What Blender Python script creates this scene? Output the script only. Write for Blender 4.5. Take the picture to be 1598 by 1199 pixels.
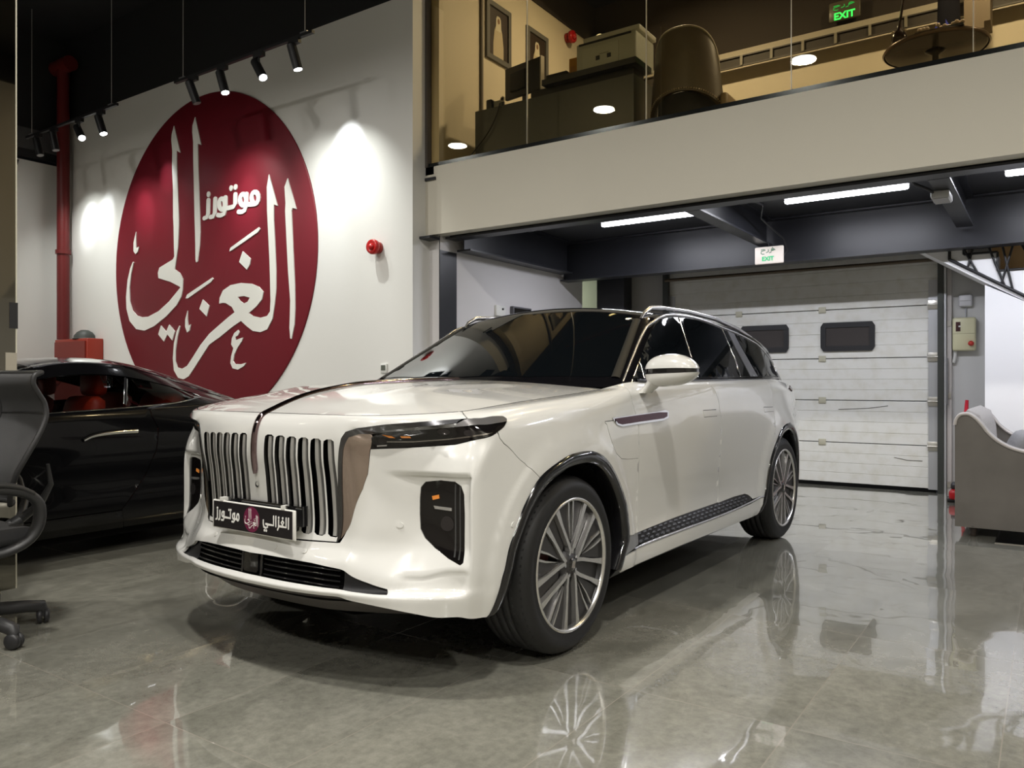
import bpy, bmesh, math, random
import numpy as np
from mathutils import Vector, Matrix, Euler
from mathutils.geometry import delaunay_2d_cdt, tessellate_polygon
PI = math.pi
random.seed(4)
for _o in list(bpy.data.objects):
    bpy.data.objects.remove(_o)
SC = bpy.context.scene
COL = SC.collection

# ------------------------------------------------------------------ camera
cam = bpy.data.cameras.new('camera')
cam.sensor_width = 36
cam.lens = 1225.2 / 1598 * 36
cam.shift_y = -2.3 / 1598
cam.clip_start = .05
camo = bpy.data.objects.new('camera', cam)
camo.location = (0, 0, 1.1895)
camo.rotation_euler = (PI / 2, 0, math.radians(34.405))
COL.objects.link(camo)
SC.camera = camo
# ------------------------------------------------------------------ world, exposure
w = bpy.data.worlds.new('world')
SC.world = w
w.use_nodes = True
w.node_tree.nodes['Background'].inputs[0].default_value = (.8, .85, 1, 1)
w.node_tree.nodes['Background'].inputs[1].default_value = .02
vs = SC.view_settings
vs.view_transform = 'Standard'
vs.look = 'None'
vs.gamma = 1
vs.use_curve_mapping = False
vs.exposure = 0.12
try:
    SC.cycles.use_denoising = True
    SC.cycles.max_bounces = 10
    SC.cycles.sample_clamp_indirect = 6
    SC.cycles.caustics_reflective = False
    SC.cycles.caustics_refractive = False
    SC.cycles.blur_glossy = .3
except Exception:
    pass


def area_light(name, loc, rot, size, power, color=(1, 1, 1), size_y=None, shape=None, spread=PI):
    l = bpy.data.lights.new(name, 'AREA')
    l.energy = power
    l.color = color
    l.size = size
    l.shape = shape or ('RECTANGLE' if size_y else 'DISK')
    if size_y:
        l.size_y = size_y
    l.spread = spread
    o = bpy.data.objects.new(name, l)
    o.location = loc
    o.rotation_euler = rot
    COL.objects.link(o)
    return o


# ------------------------------------------------------------------ materials
MATS = {}


def mat(name, color, rough=.5, metal=0., spec=.5, coat=0., coat_r=.03, emit=None, es=0., alpha=1., bump=None, noise=None, trans=0., ior=1.45, sheen=0.):
    """bump=(scale,strength,dist); noise=(scale, colour2, lo, hi)"""
    if name in MATS:
        return MATS[name]
    m = bpy.data.materials.new(name)
    m.use_nodes = True
    nt = m.node_tree
    b = nt.nodes['Principled BSDF']
    i = b.inputs
    i['Base Color'].default_value = (*color, 1)
    i['Roughness'].default_value = rough
    i['Metallic'].default_value = metal
    i['Specular IOR Level'].default_value = spec
    i['Coat Weight'].default_value = coat
    i['Coat Roughness'].default_value = coat_r
    i['Transmission Weight'].default_value = trans
    i['IOR'].default_value = ior
    i['Sheen Weight'].default_value = sheen
    i['Alpha'].default_value = alpha
    if emit:
        i['Emission Color'].default_value = (*emit, 1)
        i['Emission Strength'].default_value = es
    tc = nt.nodes.new('ShaderNodeTexCoord')
    if noise:
        n = nt.nodes.new('ShaderNodeTexNoise')
        n.inputs['Scale'].default_value = noise[0]
        n.inputs['Detail'].default_value = 5
        nt.links.new(tc.outputs['Object'], n.inputs['Vector'])
        r = nt.nodes.new('ShaderNodeMapRange')
        r.inputs[1].default_value = noise[2]
        r.inputs[2].default_value = noise[3]
        nt.links.new(n.outputs['Fac'], r.inputs[0])
        mx = nt.nodes.new('ShaderNodeMix')
        mx.data_type = 'RGBA'
        mx.inputs[6].default_value = (*color, 1)
        mx.inputs[7].default_value = (*noise[1], 1)
        nt.links.new(r.outputs[0], mx.inputs[0])
        nt.links.new(mx.outputs[2], i['Base Color'])
    if bump:
        n = nt.nodes.new('ShaderNodeTexNoise')
        n.inputs['Scale'].default_value = bump[0]
        n.inputs['Detail'].default_value = 3
        nt.links.new(tc.outputs['Object'], n.inputs['Vector'])
        bp = nt.nodes.new('ShaderNodeBump')
        bp.inputs['Strength'].default_value = bump[1]
        bp.inputs['Distance'].default_value = bump[2]
        nt.links.new(n.outputs['Fac'], bp.inputs['Height'])
        nt.links.new(bp.outputs[0], i['Normal'])
    MATS[name] = m
    return m


def glass_mat(name, tint=(.9, .93, .92), refl=.12, rough=0., base=None):
    """thin architectural glass: see-through with a Fresnel reflection"""
    if name in MATS:
        return MATS[name]
    m = bpy.data.materials.new(name)
    m.use_nodes = True
    nt = m.node_tree
    nt.nodes.remove(nt.nodes['Principled BSDF'])
    out = nt.nodes['Material Output']
    t = nt.nodes.new('ShaderNodeBsdfTransparent')
    t.inputs[0].default_value = (*tint, 1)
    g = nt.nodes.new('ShaderNodeBsdfGlossy')
    g.inputs['Roughness'].default_value = rough
    fr = nt.nodes.new('ShaderNodeFresnel')
    ge = nt.nodes.new('ShaderNodeNewGeometry')
    mr = nt.nodes.new('ShaderNodeMapRange')       # same reflection on both faces of the pane
    mr.inputs[3].default_value = 1.5
    mr.inputs[4].default_value = 1 / 1.5
    nt.links.new(ge.outputs['Backfacing'], mr.inputs[0])
    nt.links.new(mr.outputs[0], fr.inputs[0])
    ad = nt.nodes.new('ShaderNodeMath')
    ad.operation = 'ADD'
    ad.use_clamp = True
    ad.inputs[1].default_value = refl
    nt.links.new(fr.outputs[0], ad.inputs[0])
    mx = nt.nodes.new('ShaderNodeMixShader')
    nt.links.new(ad.outputs[0], mx.inputs[0])
    nt.links.new(t.outputs[0], mx.inputs[1])
    nt.links.new(g.outputs[0], mx.inputs[2])
    nt.links.new(mx.outputs[0], out.inputs[0])
    MATS[name] = m
    return m


WALLW = mat('wall_white', (.72, .71, .68), .55, bump=(30, .06, .01))
WALLC = mat('wall_cream', (.62, .55, .42), .6)
BLACKP = mat('black_paint', (.012, .012, .013), .6)
STEEL = mat('steel_black_paint', (.022, .023, .028), .38, bump=(12, .05, .01))
CHROME = mat('chrome', (.75, .75, .76), .08, 1.)
SATIN = mat('satin_aluminium', (.42, .42, .43), .28, 1.)
GLOSSB = mat('gloss_black', (.006, .006, .007), .06, coat=1.)
PLASTB = mat('black_plastic', (.018, .018, .02), .42)
MATTEB = mat('matte_black', (.004, .004, .004), .9, spec=.1)
RED = mat('red_paint', (.32, .018, .014), .35)


# ------------------------------------------------------------------ mesh helpers
class MB:
    def __init__(s):
        s.v = []
        s.f = []
        s.sm = []

    def add(s, vs, fs, smooth=False):
        k = len(s.v)
        s.v += [tuple(map(float, p)) for p in vs]
        s.f += [tuple(i + k for i in f) for f in fs]
        s.sm += [smooth] * len(fs)
        return s

    def box(s, x0, x1, y0, y1, z0, z1, bev=0.):
        if bev <= 0:
            v = [(x, y, z) for x in (x0, x1) for y in (y0, y1) for z in (z0, z1)]
            return s.add(v, [(0, 1, 3, 2), (4, 6, 7, 5), (0, 4, 5, 1), (2, 3, 7, 6), (0, 2, 6, 4), (1, 5, 7, 3)])
        c = ((x0 + x1) / 2, (y0 + y1) / 2, (z0 + z1) / 2)
        return s.rbox(c, (x1 - x0, y1 - y0, z1 - z0), bev)

    def rbox(s, c, d, r, n=2, M=None):
        bm = bmesh.new()
        bmesh.ops.create_cube(bm, size=1)
        for v in bm.verts:
            v.co = Vector((v.co.x * d[0], v.co.y * d[1], v.co.z * d[2]))
        bmesh.ops.bevel(bm, geom=bm.edges[:], offset=min(r, min(d) * .49), segments=n, profile=.5, affect='EDGES')
        bm.verts.index_update()
        P = [v.co.copy() for v in bm.verts]
        if M is not None:
            P = [M @ p for p in P]
        s.add([(p[0] + c[0], p[1] + c[1], p[2] + c[2]) for p in P], [[v.index for v in f.verts] for f in bm.faces], True)
        bm.free()
        return s

    def cyl(s, p0, p1, r0, r1=None, n=16, caps=True, smooth=True):
        r1 = r0 if r1 is None else r1
        p0 = Vector(p0)
        p1 = Vector(p1)
        d = (p1 - p0).normalized()
        a = d.orthogonal().normalized()
        b = d.cross(a)
        v = []
        for p, r in ((p0, r0), (p1, r1)):
            for i in range(n):
                t = 2 * PI * i / n
                v.append(p + (a * math.cos(t) + b * math.sin(t)) * r)
        s.add(v, [(i, (i + 1) % n, n + (i + 1) % n, n + i) for i in range(n)], smooth)
        if caps:
            s.add(v[:n], [tuple(range(n))[::-1]])
            s.add(v[n:], [tuple(range(n))])
        return s

    def tube(s, pts, r, n=8, caps=True, flat=None, up=None):
        """round tube along a polyline; r number or list; flat=(a,b) scales the section"""
        P = [Vector(p) for p in pts]
        R = r if isinstance(r, (list, tuple)) else [r] * len(P)
        v = []
        prev = None
        for i, p in enumerate(P):
            d = (P[min(i + 1, len(P) - 1)] - P[max(i - 1, 0)]).normalized()
            if up is not None:
                b = Vector(up)
                b = (b - d * b.dot(d)).normalized()
                a = b.cross(d)
            else:
                if prev is None:
                    a = d.orthogonal().normalized()
                else:
                    a = (prev - d * prev.dot(d)).normalized()
                prev = a
                b = d.cross(a)
            fa, fb = flat or (1, 1)
            for k in range(n):
                t = 2 * PI * k / n
                v.append(p + a * math.cos(t) * R[i] * fa + b * math.sin(t) * R[i] * fb)
        f = []
        for i in range(len(P) - 1):
            for k in range(n):
                f.append((i * n + k, i * n + (k + 1) % n, (i + 1) * n + (k + 1) % n, (i + 1) * n + k))
        s.add(v, f, True)
        if caps:
            s.add(v[:n], [tuple(range(n))[::-1]])
            s.add(v[-n:], [tuple(range(n))])
        return s

    def lathe(s, prof, c=(0, 0, 0), axis='z', n=32, smooth=True, a0=0, a1=2 * PI):
        """prof: (radius, height)"""
        full = abs(a1 - a0 - 2 * PI) < 1e-6
        m = n if full else n + 1
        v = []
        for r, h in prof:
            for i in range(m):
                t = a0 + (a1 - a0) * i / n
                x, y = r * math.cos(t), r * math.sin(t)
                if axis == 'z':
                    p = (x, y, h)
                elif axis == 'x':
                    p = (h, x, y)
                else:
                    p = (y, h, x)
                v.append((p[0] + c[0], p[1] + c[1], p[2] + c[2]))
        f = []
        for j in range(len(prof) - 1):
            for i in range(n):
                k = (i + 1) % m
                f.append((j * m + i, j * m + k, (j + 1) * m + k, (j + 1) * m + i))
        return s.add(v, f, smooth)

    def grid(s, P, smooth=True, closed_u=False):
        """P: list of rows of points"""
        R, C = len(P), len(P[0])
        v = [p for r in P for p in r]
        f = []
        for i in range(R - 1):
            for j in range(C if closed_u else C - 1):
                k = (j + 1) % C
                f.append((i * C + j, i * C + k, (i + 1) * C + k, (i + 1) * C + j))
        return s.add(v, f, smooth)

    def prism(s, poly, fn, d0, d1, holes=()):
        """poly 2D outline; fn(a,b,d)->3D; extruded d0..d1 (d1 is the front)"""
        loops = [poly] + list(holes)
        tri = tessellate_polygon([[Vector((a, b, 0)) for a, b in L] for L in loops])
        flat = [p for L in loops for p in L]
        F = [fn(a, b, d1) for a, b in flat]
        B = [fn(a, b, d0) for a, b in flat]
        s.add(F, [tuple(t) for t in tri])
        s.add(B, [tuple(t)[::-1] for t in tri])
        k = 0
        for L in loops:
            n = len(L)
            s.add(F[k:k + n] + B[k:k + n], [(i, (i + 1) % n, n + (i + 1) % n, n + i) for i in range(n)])
            k += n
        return s

    def ribbon(s, pts, w, fn, d0, d1, wy=None):
        """stroke lettering: a stroke of width w along pts with round ends"""
        wy = wy or w
        P = [Vector((a, b)) for a, b in pts]
        L, R = [], []
        closed = (P[0] - P[-1]).length < 1e-6
        n = len(P)
        for i, p in enumerate(P):
            a = P[i - 1] if i > 0 else (P[-2] if closed else P[0])
            b = P[i + 1] if i < n - 1 else (P[1] if closed else P[-1])
            d = (b - a).normalized()
            q = Vector((-d.y * w / 2, d.x * wy / 2))
            L.append(p + q)
            R.append(p - q)
        k = getattr(s, '_k', 0)
        s._k = k + 1
        D = d1 + (d1 - d0) * .04 * (k % 7)
        g = [[fn(*L[i], d0), fn(*L[i], D), fn(*R[i], D), fn(*R[i], d0)] for i in range(n)]
        s.grid(g[::-1], smooth=False)
        if not closed:
            for e in (P[0], P[-1]):
                s.prism([(e.x + math.cos(t * PI / 6) * w / 2, e.y + math.sin(t * PI / 6) * wy / 2) for t in range(12)], fn, d0, D - (d1 - d0) * .02)
        return s

    def build(s, name, m, parent=None, label=None, fix=False):
        me = bpy.data.meshes.new(name)
        me.from_pydata(s.v, [], s.f)
        me.polygons.foreach_set('use_smooth', s.sm)
        me.materials.append(m)
        if fix:
            bm = bmesh.new()
            bm.from_mesh(me)
            bmesh.ops.recalc_face_normals(bm, faces=bm.faces)
            bm.to_mesh(me)
            bm.free()
        me.update()
        o = bpy.data.objects.new(name, me)
        COL.objects.link(o)
        if parent is not None:
            o.parent = parent
        if label:
            o['label'] = label
        return o


def tag(o, label=None, cat=None, group=None, kind=None):
    if label:
        o['label'] = label
    if cat:
        o['category'] = cat
    if group:
        o['group'] = group
    if kind:
        o['kind'] = kind
    return o


def empty(name, loc, rz=0., label=None, cat=None, group=None):
    o = bpy.data.objects.new(name, None)
    o.empty_display_size = .1
    o.location = loc
    o.rotation_euler = (0, 0, rz)
    COL.objects.link(o)
    return tag(o, label, cat, group)


def struct(mb, name, m, label=None, fix=False):
    o = mb.build(name, m, fix=fix)
    o['kind'] = 'structure'
    if label:
        o['label'] = label
    return o


def copy_tree(o, parent=None):
    c = o.copy()
    COL.objects.link(c)
    if parent is not None:
        c.parent = parent
    for ch in [x for x in bpy.data.objects if x.parent == o]:
        copy_tree(ch, c)
    return c


def bx(x0, x1, y0, y1, z0, z1, bev=0.):
    return MB().box(x0, x1, y0, y1, z0, z1, bev)
# ================================================================== room shell
def floor_mat():
    m = bpy.data.materials.new('floor_tiles')
    m.use_nodes = True
    nt = m.node_tree
    N = nt.nodes.new
    L = nt.links.new
    b = nt.nodes['Principled BSDF']
    tc = N('ShaderNodeTexCoord')
    sep = N('ShaderNodeSeparateXYZ')
    L(tc.outputs['Object'], sep.inputs[0])

    def math_(op, a, bb=None):
        n = N('ShaderNodeMath')
        n.operation = op
        for k, x in enumerate((a, bb)):
            if x is None:
                continue
            if isinstance(x, (int, float)):
                n.inputs[k].default_value = x
            else:
                L(x, n.inputs[k])
        return n.outputs[0]
    cells = []
    lines = []
    for ax, x0, wd in ((0, -.735, .605), (1, 3.96, 1.19)):
        q = math_('DIVIDE', math_('SUBTRACT', sep.outputs[ax], x0 - 60 * wd), wd)
        fr = math_('FRACT', q)
        cells.append(math_('FLOOR', q))
        d = math_('MULTIPLY', math_('ABSOLUTE', math_('SUBTRACT', math_('FRACT', math_('ADD', q, .5)), .5)), wd)
        lines.append(math_('LESS_THAN', d, .0022))
    line = math_('MAXIMUM', lines[0], lines[1])
    comb = N('ShaderNodeCombineXYZ')
    L(cells[0], comb.inputs[0])
    L(cells[1], comb.inputs[1])
    wn = N('ShaderNodeTexWhiteNoise')
    L(comb.outputs[0], wn.inputs['Vector'])
    off = N('ShaderNodeVectorMath')
    off.operation = 'SCALE'
    off.inputs['Scale'].default_value = 7
    L(wn.outputs['Color'], off.inputs[0])
    add = N('ShaderNodeVectorMath')
    L(tc.outputs['Object'], add.inputs[0])
    L(off.outputs[0], add.inputs[1])
    mp = N('ShaderNodeMapping')
    mp.inputs['Rotation'].default_value = (0, 0, .5)
    mp.inputs['Scale'].default_value = (1, .55, 1)
    L(add.outputs[0], mp.inputs[0])
    n1 = N('ShaderNodeTexNoise')
    n1.inputs['Scale'].default_value = 3.2
    n1.inputs['Detail'].default_value = 9
    n1.inputs['Roughness'].default_value = .62
    n1.inputs['Distortion'].default_value = 1.2
    L(mp.outputs[0], n1.inputs['Vector'])
    cr = N('ShaderNodeValToRGB')
    e = cr.color_ramp.elements
    e[0].position = .3
    e[0].color = (.160, .157, .130, 1)
    e[1].position = .72
    e[1].color = (.27, .264, .224, 1)
    L(n1.outputs['Fac'], cr.inputs[0])
    n2 = N('ShaderNodeTexNoise')       # pale veins
    n2.inputs['Scale'].default_value = 2.3
    n2.inputs['Detail'].default_value = 6
    n2.inputs['Distortion'].default_value = 2.5
    L(mp.outputs[0], n2.inputs['Vector'])
    vv = math_('ABSOLUTE', math_('SUBTRACT', n2.outputs['Fac'], .5))
    vr = N('ShaderNodeMapRange')
    vr.inputs[1].default_value = 0
    vr.inputs[2].default_value = .012
    vr.inputs[3].default_value = .16
    vr.inputs[4].default_value = 0
    L(vv, vr.inputs[0])
    n4 = N('ShaderNodeTexNoise')       # fine speckle
    n4.inputs['Scale'].default_value = 26
    n4.inputs['Detail'].default_value = 8
    n4.inputs['Roughness'].default_value = .7
    L(add.outputs[0], n4.inputs['Vector'])
    sp4 = N('ShaderNodeMapRange')
    sp4.inputs[1].default_value = .3
    sp4.inputs[2].default_value = .7
    sp4.inputs[3].default_value = .80
    sp4.inputs[4].default_value = 1.2
    L(n4.outputs['Fac'], sp4.inputs[0])
    mu = N('ShaderNodeVectorMath')
    mu.operation = 'SCALE'
    L(cr.outputs[0], mu.inputs[0])
    L(sp4.outputs[0], mu.inputs['Scale'])
    mx = N('ShaderNodeMix')
    mx.data_type = 'RGBA'
    L(vr.outputs[0], mx.inputs[0])
    L(mu.outputs[0], mx.inputs[6])
    mx.inputs[7].default_value = (.33, .31, .27, 1)
    mx2 = N('ShaderNodeMix')
    mx2.data_type = 'RGBA'
    L(line, mx2.inputs[0])
    L(mx.outputs[2], mx2.inputs[6])
    mx2.inputs[7].default_value = (.27, .25, .21, 1)
    L(mx2.outputs[2], b.inputs['Base Color'])
    b.inputs['Roughness'].default_value = .13
    b.inputs['Specular IOR Level'].default_value = .6
    b.inputs['Coat Weight'].default_value = 1
    b.inputs['Coat Roughness'].default_value = .02
    b.inputs['Coat IOR'].default_value = 1.55
    n3 = N('ShaderNodeTexNoise')
    n3.inputs['Scale'].default_value = 1.7
    n3.inputs['Detail'].default_value = 2
    L(add.outputs[0], n3.inputs['Vector'])
    # every tile is laid at its own tiny tilt
    tl = N('ShaderNodeVectorMath')
    tl.operation = 'SUBTRACT'
    tl.inputs[1].default_value = (.5, .5, .5)
    L(wn.outputs['Color'], tl.inputs[0])
    ts = N('ShaderNodeVectorMath')
    ts.operation = 'MULTIPLY'
    ts.inputs[1].default_value = (.008, .008, 0)
    L(tl.outputs[0], ts.inputs[0])
    ge = N('ShaderNodeNewGeometry')
    ta = N('ShaderNodeVectorMath')
    L(ge.outputs['Normal'], ta.inputs[0])
    L(ts.outputs[0], ta.inputs[1])
    tn = N('ShaderNodeVectorMath')
    tn.operation = 'NORMALIZE'
    L(ta.outputs[0], tn.inputs[0])
    bp = N('ShaderNodeBump')
    L(tn.outputs[0], bp.inputs['Normal'])
    bp.inputs['Strength'].default_value = .55
    bp.inputs['Distance'].default_value = .01
    L(n3.outputs['Fac'], bp.inputs['Height'])
    L(bp.outputs[0], b.inputs['Normal'])
    L(bp.outputs[0], b.inputs['Coat Normal'])
    return m


FLOORM = floor_mat()
XL, XR, YB, YF = -12.4, 4.3, -8.0, 9.6      # room limits
struct(bx(XL - .2, XR + .2, YB - .2, YF + .2, -.1, 0), 'floor', FLOORM)
struct(bx(XL - .2, XR + .2, YB - .2, YF + .2, 6.35, 6.5), 'ceiling', BLACKP)
struct(bx(XL, -5.33, 6.0, 6.26, 0, 5.15), 'wall_logo', WALLW)
struct(bx(XL, -5.33, 6.02, 6.26, 5.15, 6.35), 'wall_logo_upper', BLACKP)
struct(bx(XL - .2, XL, YB, 6.26, 0, 4.46), 'wall_left', WALLW)
struct(bx(XL - .2, XL + .02, YB, 6.26, 4.5, 6.35), 'wall_left_upper', BLACKP)
struct(bx(XL, XL + .12, YB, 5.9, 4.62, 4.9), 'trim_1', mat('dark_grey_paint', (.06, .06, .062), .6))
struct(bx(XR, XR + .2, YB, YF, 0, 5.9), 'wall_right', mat('wall_mid_grey', (.36, .34, .29), .6))
struct(bx(XR, XR + .2, YB, YF, 5.9, 6.35), 'wall_right_upper', BLACKP)
struct(bx(XL, XR, YB - .2, YB, 0, 3.6), 'wall_front', mat('wall_beige', (.24, .22, .19), .6))
struct(bx(XL, XR, YB - .2, YB, 3.6, 6.35), 'wall_front_upper', BLACKP)
# left wall of the bay under the mezzanine and of the office above it
struct(bx(-5.5, -5.2, 6.26, 9.27, 0, 2.98), 'wall_bay_left', mat('wall_cool_white', (.66, .64, .64), .6))
struct(bx(-5.5, -5.2, 6.26, YF, 3.2, 5.84), 'wall_office_left', WALLC)
struct(bx(-5.5, -5.18, 6.26, YF, 5.84, 6.35), 'wall_office_left_upper', mat('brown_black', (.03, .022, .016), .8))
# back wall, split round the garage opening (X -4.12..-.97, top 2.62)
GX0, GX1, GZ = -4.10, -.985, 2.62
struct(bx(-7.0, GX0, YF, YF + .2, 0, 2.98), 'wall_back_left', mat('wall_grey', (.36, .35, .33), .6))
struct(bx(GX1, XR, YF, YF + .2, 0, 2.98), 'wall_back_right', mat('wall_grey_white', (.50, .50, .49), .6))
struct(bx(GX0, GX1, YF, YF + .2, GZ, 2.98), 'wall_back_above_door', MATS['wall_grey'])
struct(bx(-7.0, -6.8, 6.26, YF, 0, 2.98), 'wall_side_room', mat('wall_green_lit', (.60, .68, .52), .6))  # the room's greenish light is put into the wall colour
struct(bx(-5.5, XR, YF, YF + .2, 3.2, 5.27), 'wall_office_back', WALLC)
struct(bx(-5.2, XR, YF - .02, YF + .2, 5.27, 6.35), 'wall_office_back_upper', MATS['brown_black'])
# mezzanine: slab, rendered fascia
struct(bx(-7.0, XR, 6.34, YF, 2.985, 3.1), 'ceiling_bay', mat('slab_soffit', (.035, .036, .04), .5))
struct(bx(-5.2, XR, 6.34, YF - .02, 3.1, 3.195), 'floor_office', mat('office_floor', (.12, .10, .08), .4))
struct(bx(-5.33, XR, 6.20, 6.34, 2.71, 3.41).box(-5.42, -5.22, 6.2, 6.34, 3.33, 3.41), 'trim_fascia', mat('fascia_render', (.62, .585, .50), .6, bump=(25, .05, .01)))
struct(bx(-5.33, XR, 6.21, 6.29, 3.41, 3.45), 'trim_glass_channel', mat('channel_dark', (.03, .032, .03), .15, .8))

# steel frame
def ibeam_x(x0, x1, y, z0, z1, w, tf=.018):
    return bx(x0, x1, y - w / 2, y + w / 2, z0, z0 + tf).box(x0, x1, y - w / 2, y + w / 2, z1 - tf, z1).box(x0, x1, y - .008, y + .008, z0 + tf, z1 - tf)


def ibeam_y(x, y0, y1, z0, z1, w, tf=.018):
    return bx(x - w / 2, x + w / 2, y0, y1, z0, z0 + tf).box(x - w / 2, x + w / 2, y0, y1, z1 - tf, z1).box(x - .008, x + .008, y0, y1, z0 + tf, z1 - tf)


tag(ibeam_x(-5.18, XR, 6.42, 2.68, 2.98, .16).build('steel_beam', STEEL), 'long black steel beam along the lower edge of the cream mezzanine front', 'beam')
tag(ibeam_x(-5.18, XR, 8.76, 2.49, 2.98, .2).build('steel_beam', STEEL), 'deep black steel beam across the bay in front of the garage door', 'beam')
b3 = tag(ibeam_y(-5.08, 6.52, 8.65, 2.57, 2.98, .18).build('steel_beam', STEEL), 'black steel beam running along the white wall left of the bay', 'beam')
tag(ibeam_y(-2.56, 6.51, 8.65, 2.68, 2.98, .14).build('steel_beam', STEEL), 'black steel cross beam ending above the lit exit sign under the mezzanine', 'beam')
tag(ibeam_y(-.67, 6.51, 8.65, 2.68, 2.98, .14).build('steel_beam', STEEL), 'black steel cross beam with a small white box, nearest the stairs', 'beam')
col = MB().box(-5.33, -5.20, 6.262, 6.275, 0, 3.30).box(-5.20, -5.19, 6.262, 6.54, 0, 2.56).box(-5.33, -5.20, 6.53, 6.545, 0, 2.56)
col.box(-5.35, -5.19, 6.185, 6.262, 3.27, 3.30).box(-5.35, -5.19, 6.10, 6.262, 2.66, 2.685)
tag(col.build('steel_column', STEEL), 'black steel column at the corner of the logo wall under the mezzanine', 'column')
tag(bx(-5.02, -4.62, 9.35, 9.58, 0, 2.98).build('steel_column', STEEL), 'black column left of the garage door behind the white car', 'column')

# office glass front: five panes, seams 1.22 m apart
GL = glass_mat('office_glass', (.93, .88, .74), .03)
GLE = mat('glass_edge', (.35, .42, .36), .2, emit=(.8, .75, .5), es=.0)
seams = [-5.32, -4.10, -2.87, -1.65, -.43, .79, 2.01, 3.23]
for k in range(len(seams) - 1):
    o = struct(bx(seams[k] + .004, seams[k + 1] - .004, 6.244, 6.256, 3.43, 6.3), 'window_%d' % (k + 1), GL)
    MB().box(seams[k + 1] - .006, seams[k + 1] - .002, 6.240, 6.260, 3.45, 6.3).build('window_edge', mat('glass_edge_pale', (.55, .52, .42), .25), o)
struct(bx(-5.34, -5.30, 6.19, 6.27, 3.41, 6.3), 'trim_window_frame', mat('frame_brown', (.10, .085, .075), .5))
tag(bx(-5.2, -5.17, 6.96, 6.99, 4.15, 6.3).build('wall_conduit', mat('conduit_brown', (.12, .1, .08), .5)), 'thin vertical conduit on the office wall left of the framed portraits', 'pipe')

# sofa-side wall that closes the stairs
STW = mat('wall_bright', (.80, .80, .82), .6)
stw = MB().prism([(-.52, 0), (3.4, 0), (3.4, .02), (2.9, .25), (-.52, 2.14)], lambda a, b, d: (a, d, b), 9.58, 8.90)
struct(stw, 'wall_stair', STW, fix=True)
# garage door, sectional
gd = empty('door_1', ((GX0 + GX1) / 2, YF, 0))
gd['kind'] = 'structure'
GDM = mat('garage_door_white', (.66, .655, .62), .5, noise=(9, (.58, .565, .50), .45, .8), bump=(60, .12, .004))
xc = (GX0 + GX1) / 2
gw = (GX1 - GX0) / 2
zs = [.035, .525, 1.0, 1.485, 1.985, 2.40, 2.62]
zs = [.035, .50, .985, 1.465, 2.03, 2.62]
for k in range(5):
    z0, z1 = zs[k] + .004, zs[k + 1] - .004
    p = MB()
    rows = [z0]
    n = 4
    ys = []
    prof = []
    for j in range(n):
        a = z0 + (z1 - z0) * j / n
        b_ = z0 + (z1 - z0) * (j + 1) / n
        prof += [(a + .004, -.022), (b_ - .004, -.022), (b_, -.016)]
    prof = [(z0, -.012)] + prof
    P = [[(-gw, y, z) for z, y in prof], [(gw, y, z) for z, y in prof]]
    p.grid([list(c) for c in P], smooth=False)
    p.box(-gw, gw, -.012, .02, z0, z1)
    p.build('door_panel', GDM, gd, fix=True)
HG = mat('galvanised', (.50, .51, .53), .4, .7)
for s_, xx in ((1, gw - .05), (-1, -gw + .05)):
    MB().box(xx - .05, xx + .05, -.036, -.022, .03, 2.3).build('edge_strip', HG, gd)
for z in zs[1:5]:
    for xx in (gw - .05, -gw + .05):
        h = MB().box(xx - .055, xx + .055, -.05, -.036, z - .05, z + .05, .004)
        h.cyl((xx - .06, -.055, z), (xx + .12, -.055, z), .008, n=8)
        h.build('roller_hinge', mat('zinc', (.55, .53, .48), .35, .9), gd)
    for xx in (.36, -.62):
        MB().box(xx - .04, xx + .04, -.034, -.022, z - .035, z + .035, .004).build('hinge', mat('beige_hinge', (.42, .40, .31), .5), gd)
MB().box(-gw, gw - .03, -.03, .02, 0, .036).build('rubber_seal', MATTEB, gd)
for xx in (-.31, .635):
    win = MB().prism([(xx + a * .29 + b * .0, 1.715 + c) for a, b, c in ((-1, 0, -.12), (-.9, 0, -.165), (.9, 0, -.165), (1, 0, -.12), (1, 0, .12), (.9, 0, .165), (-.9, 0, .165), (-1, 0, .12))],
                     lambda a, b, d: (a, d, b), -.02, -.045,
                     holes=[[(xx - .235, 1.715 - .105), (xx + .235, 1.715 - .105), (xx + .235, 1.715 + .105), (xx - .235, 1.715 + .105)]])
    f = win.build('window_frame', PLASTB, gd, fix=True)
    MB().box(xx - .24, xx + .24, -.034, -.026, 1.605, 1.825).build('window_pane', mat('dim_pane', (.05, .045, .045), .12), f)
cr = MB().tube([(gw - 1.02, -.025, .88), (gw - .7, -.025, .90), (gw - .5, -.025, .93)], .003, n=5)
cr.tube([(-.55, -.025, .43), (-.2, -.025, .40), (.1, -.025, .43)], .003, n=5)
cr.tube([(1.12, -.025, .36), (1.25, -.025, .335), (1.4, -.025, .335)], .003, n=5)
cr.build('surface_crack', mat('crack_brown', (.07, .06, .05), .8), gd)
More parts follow.
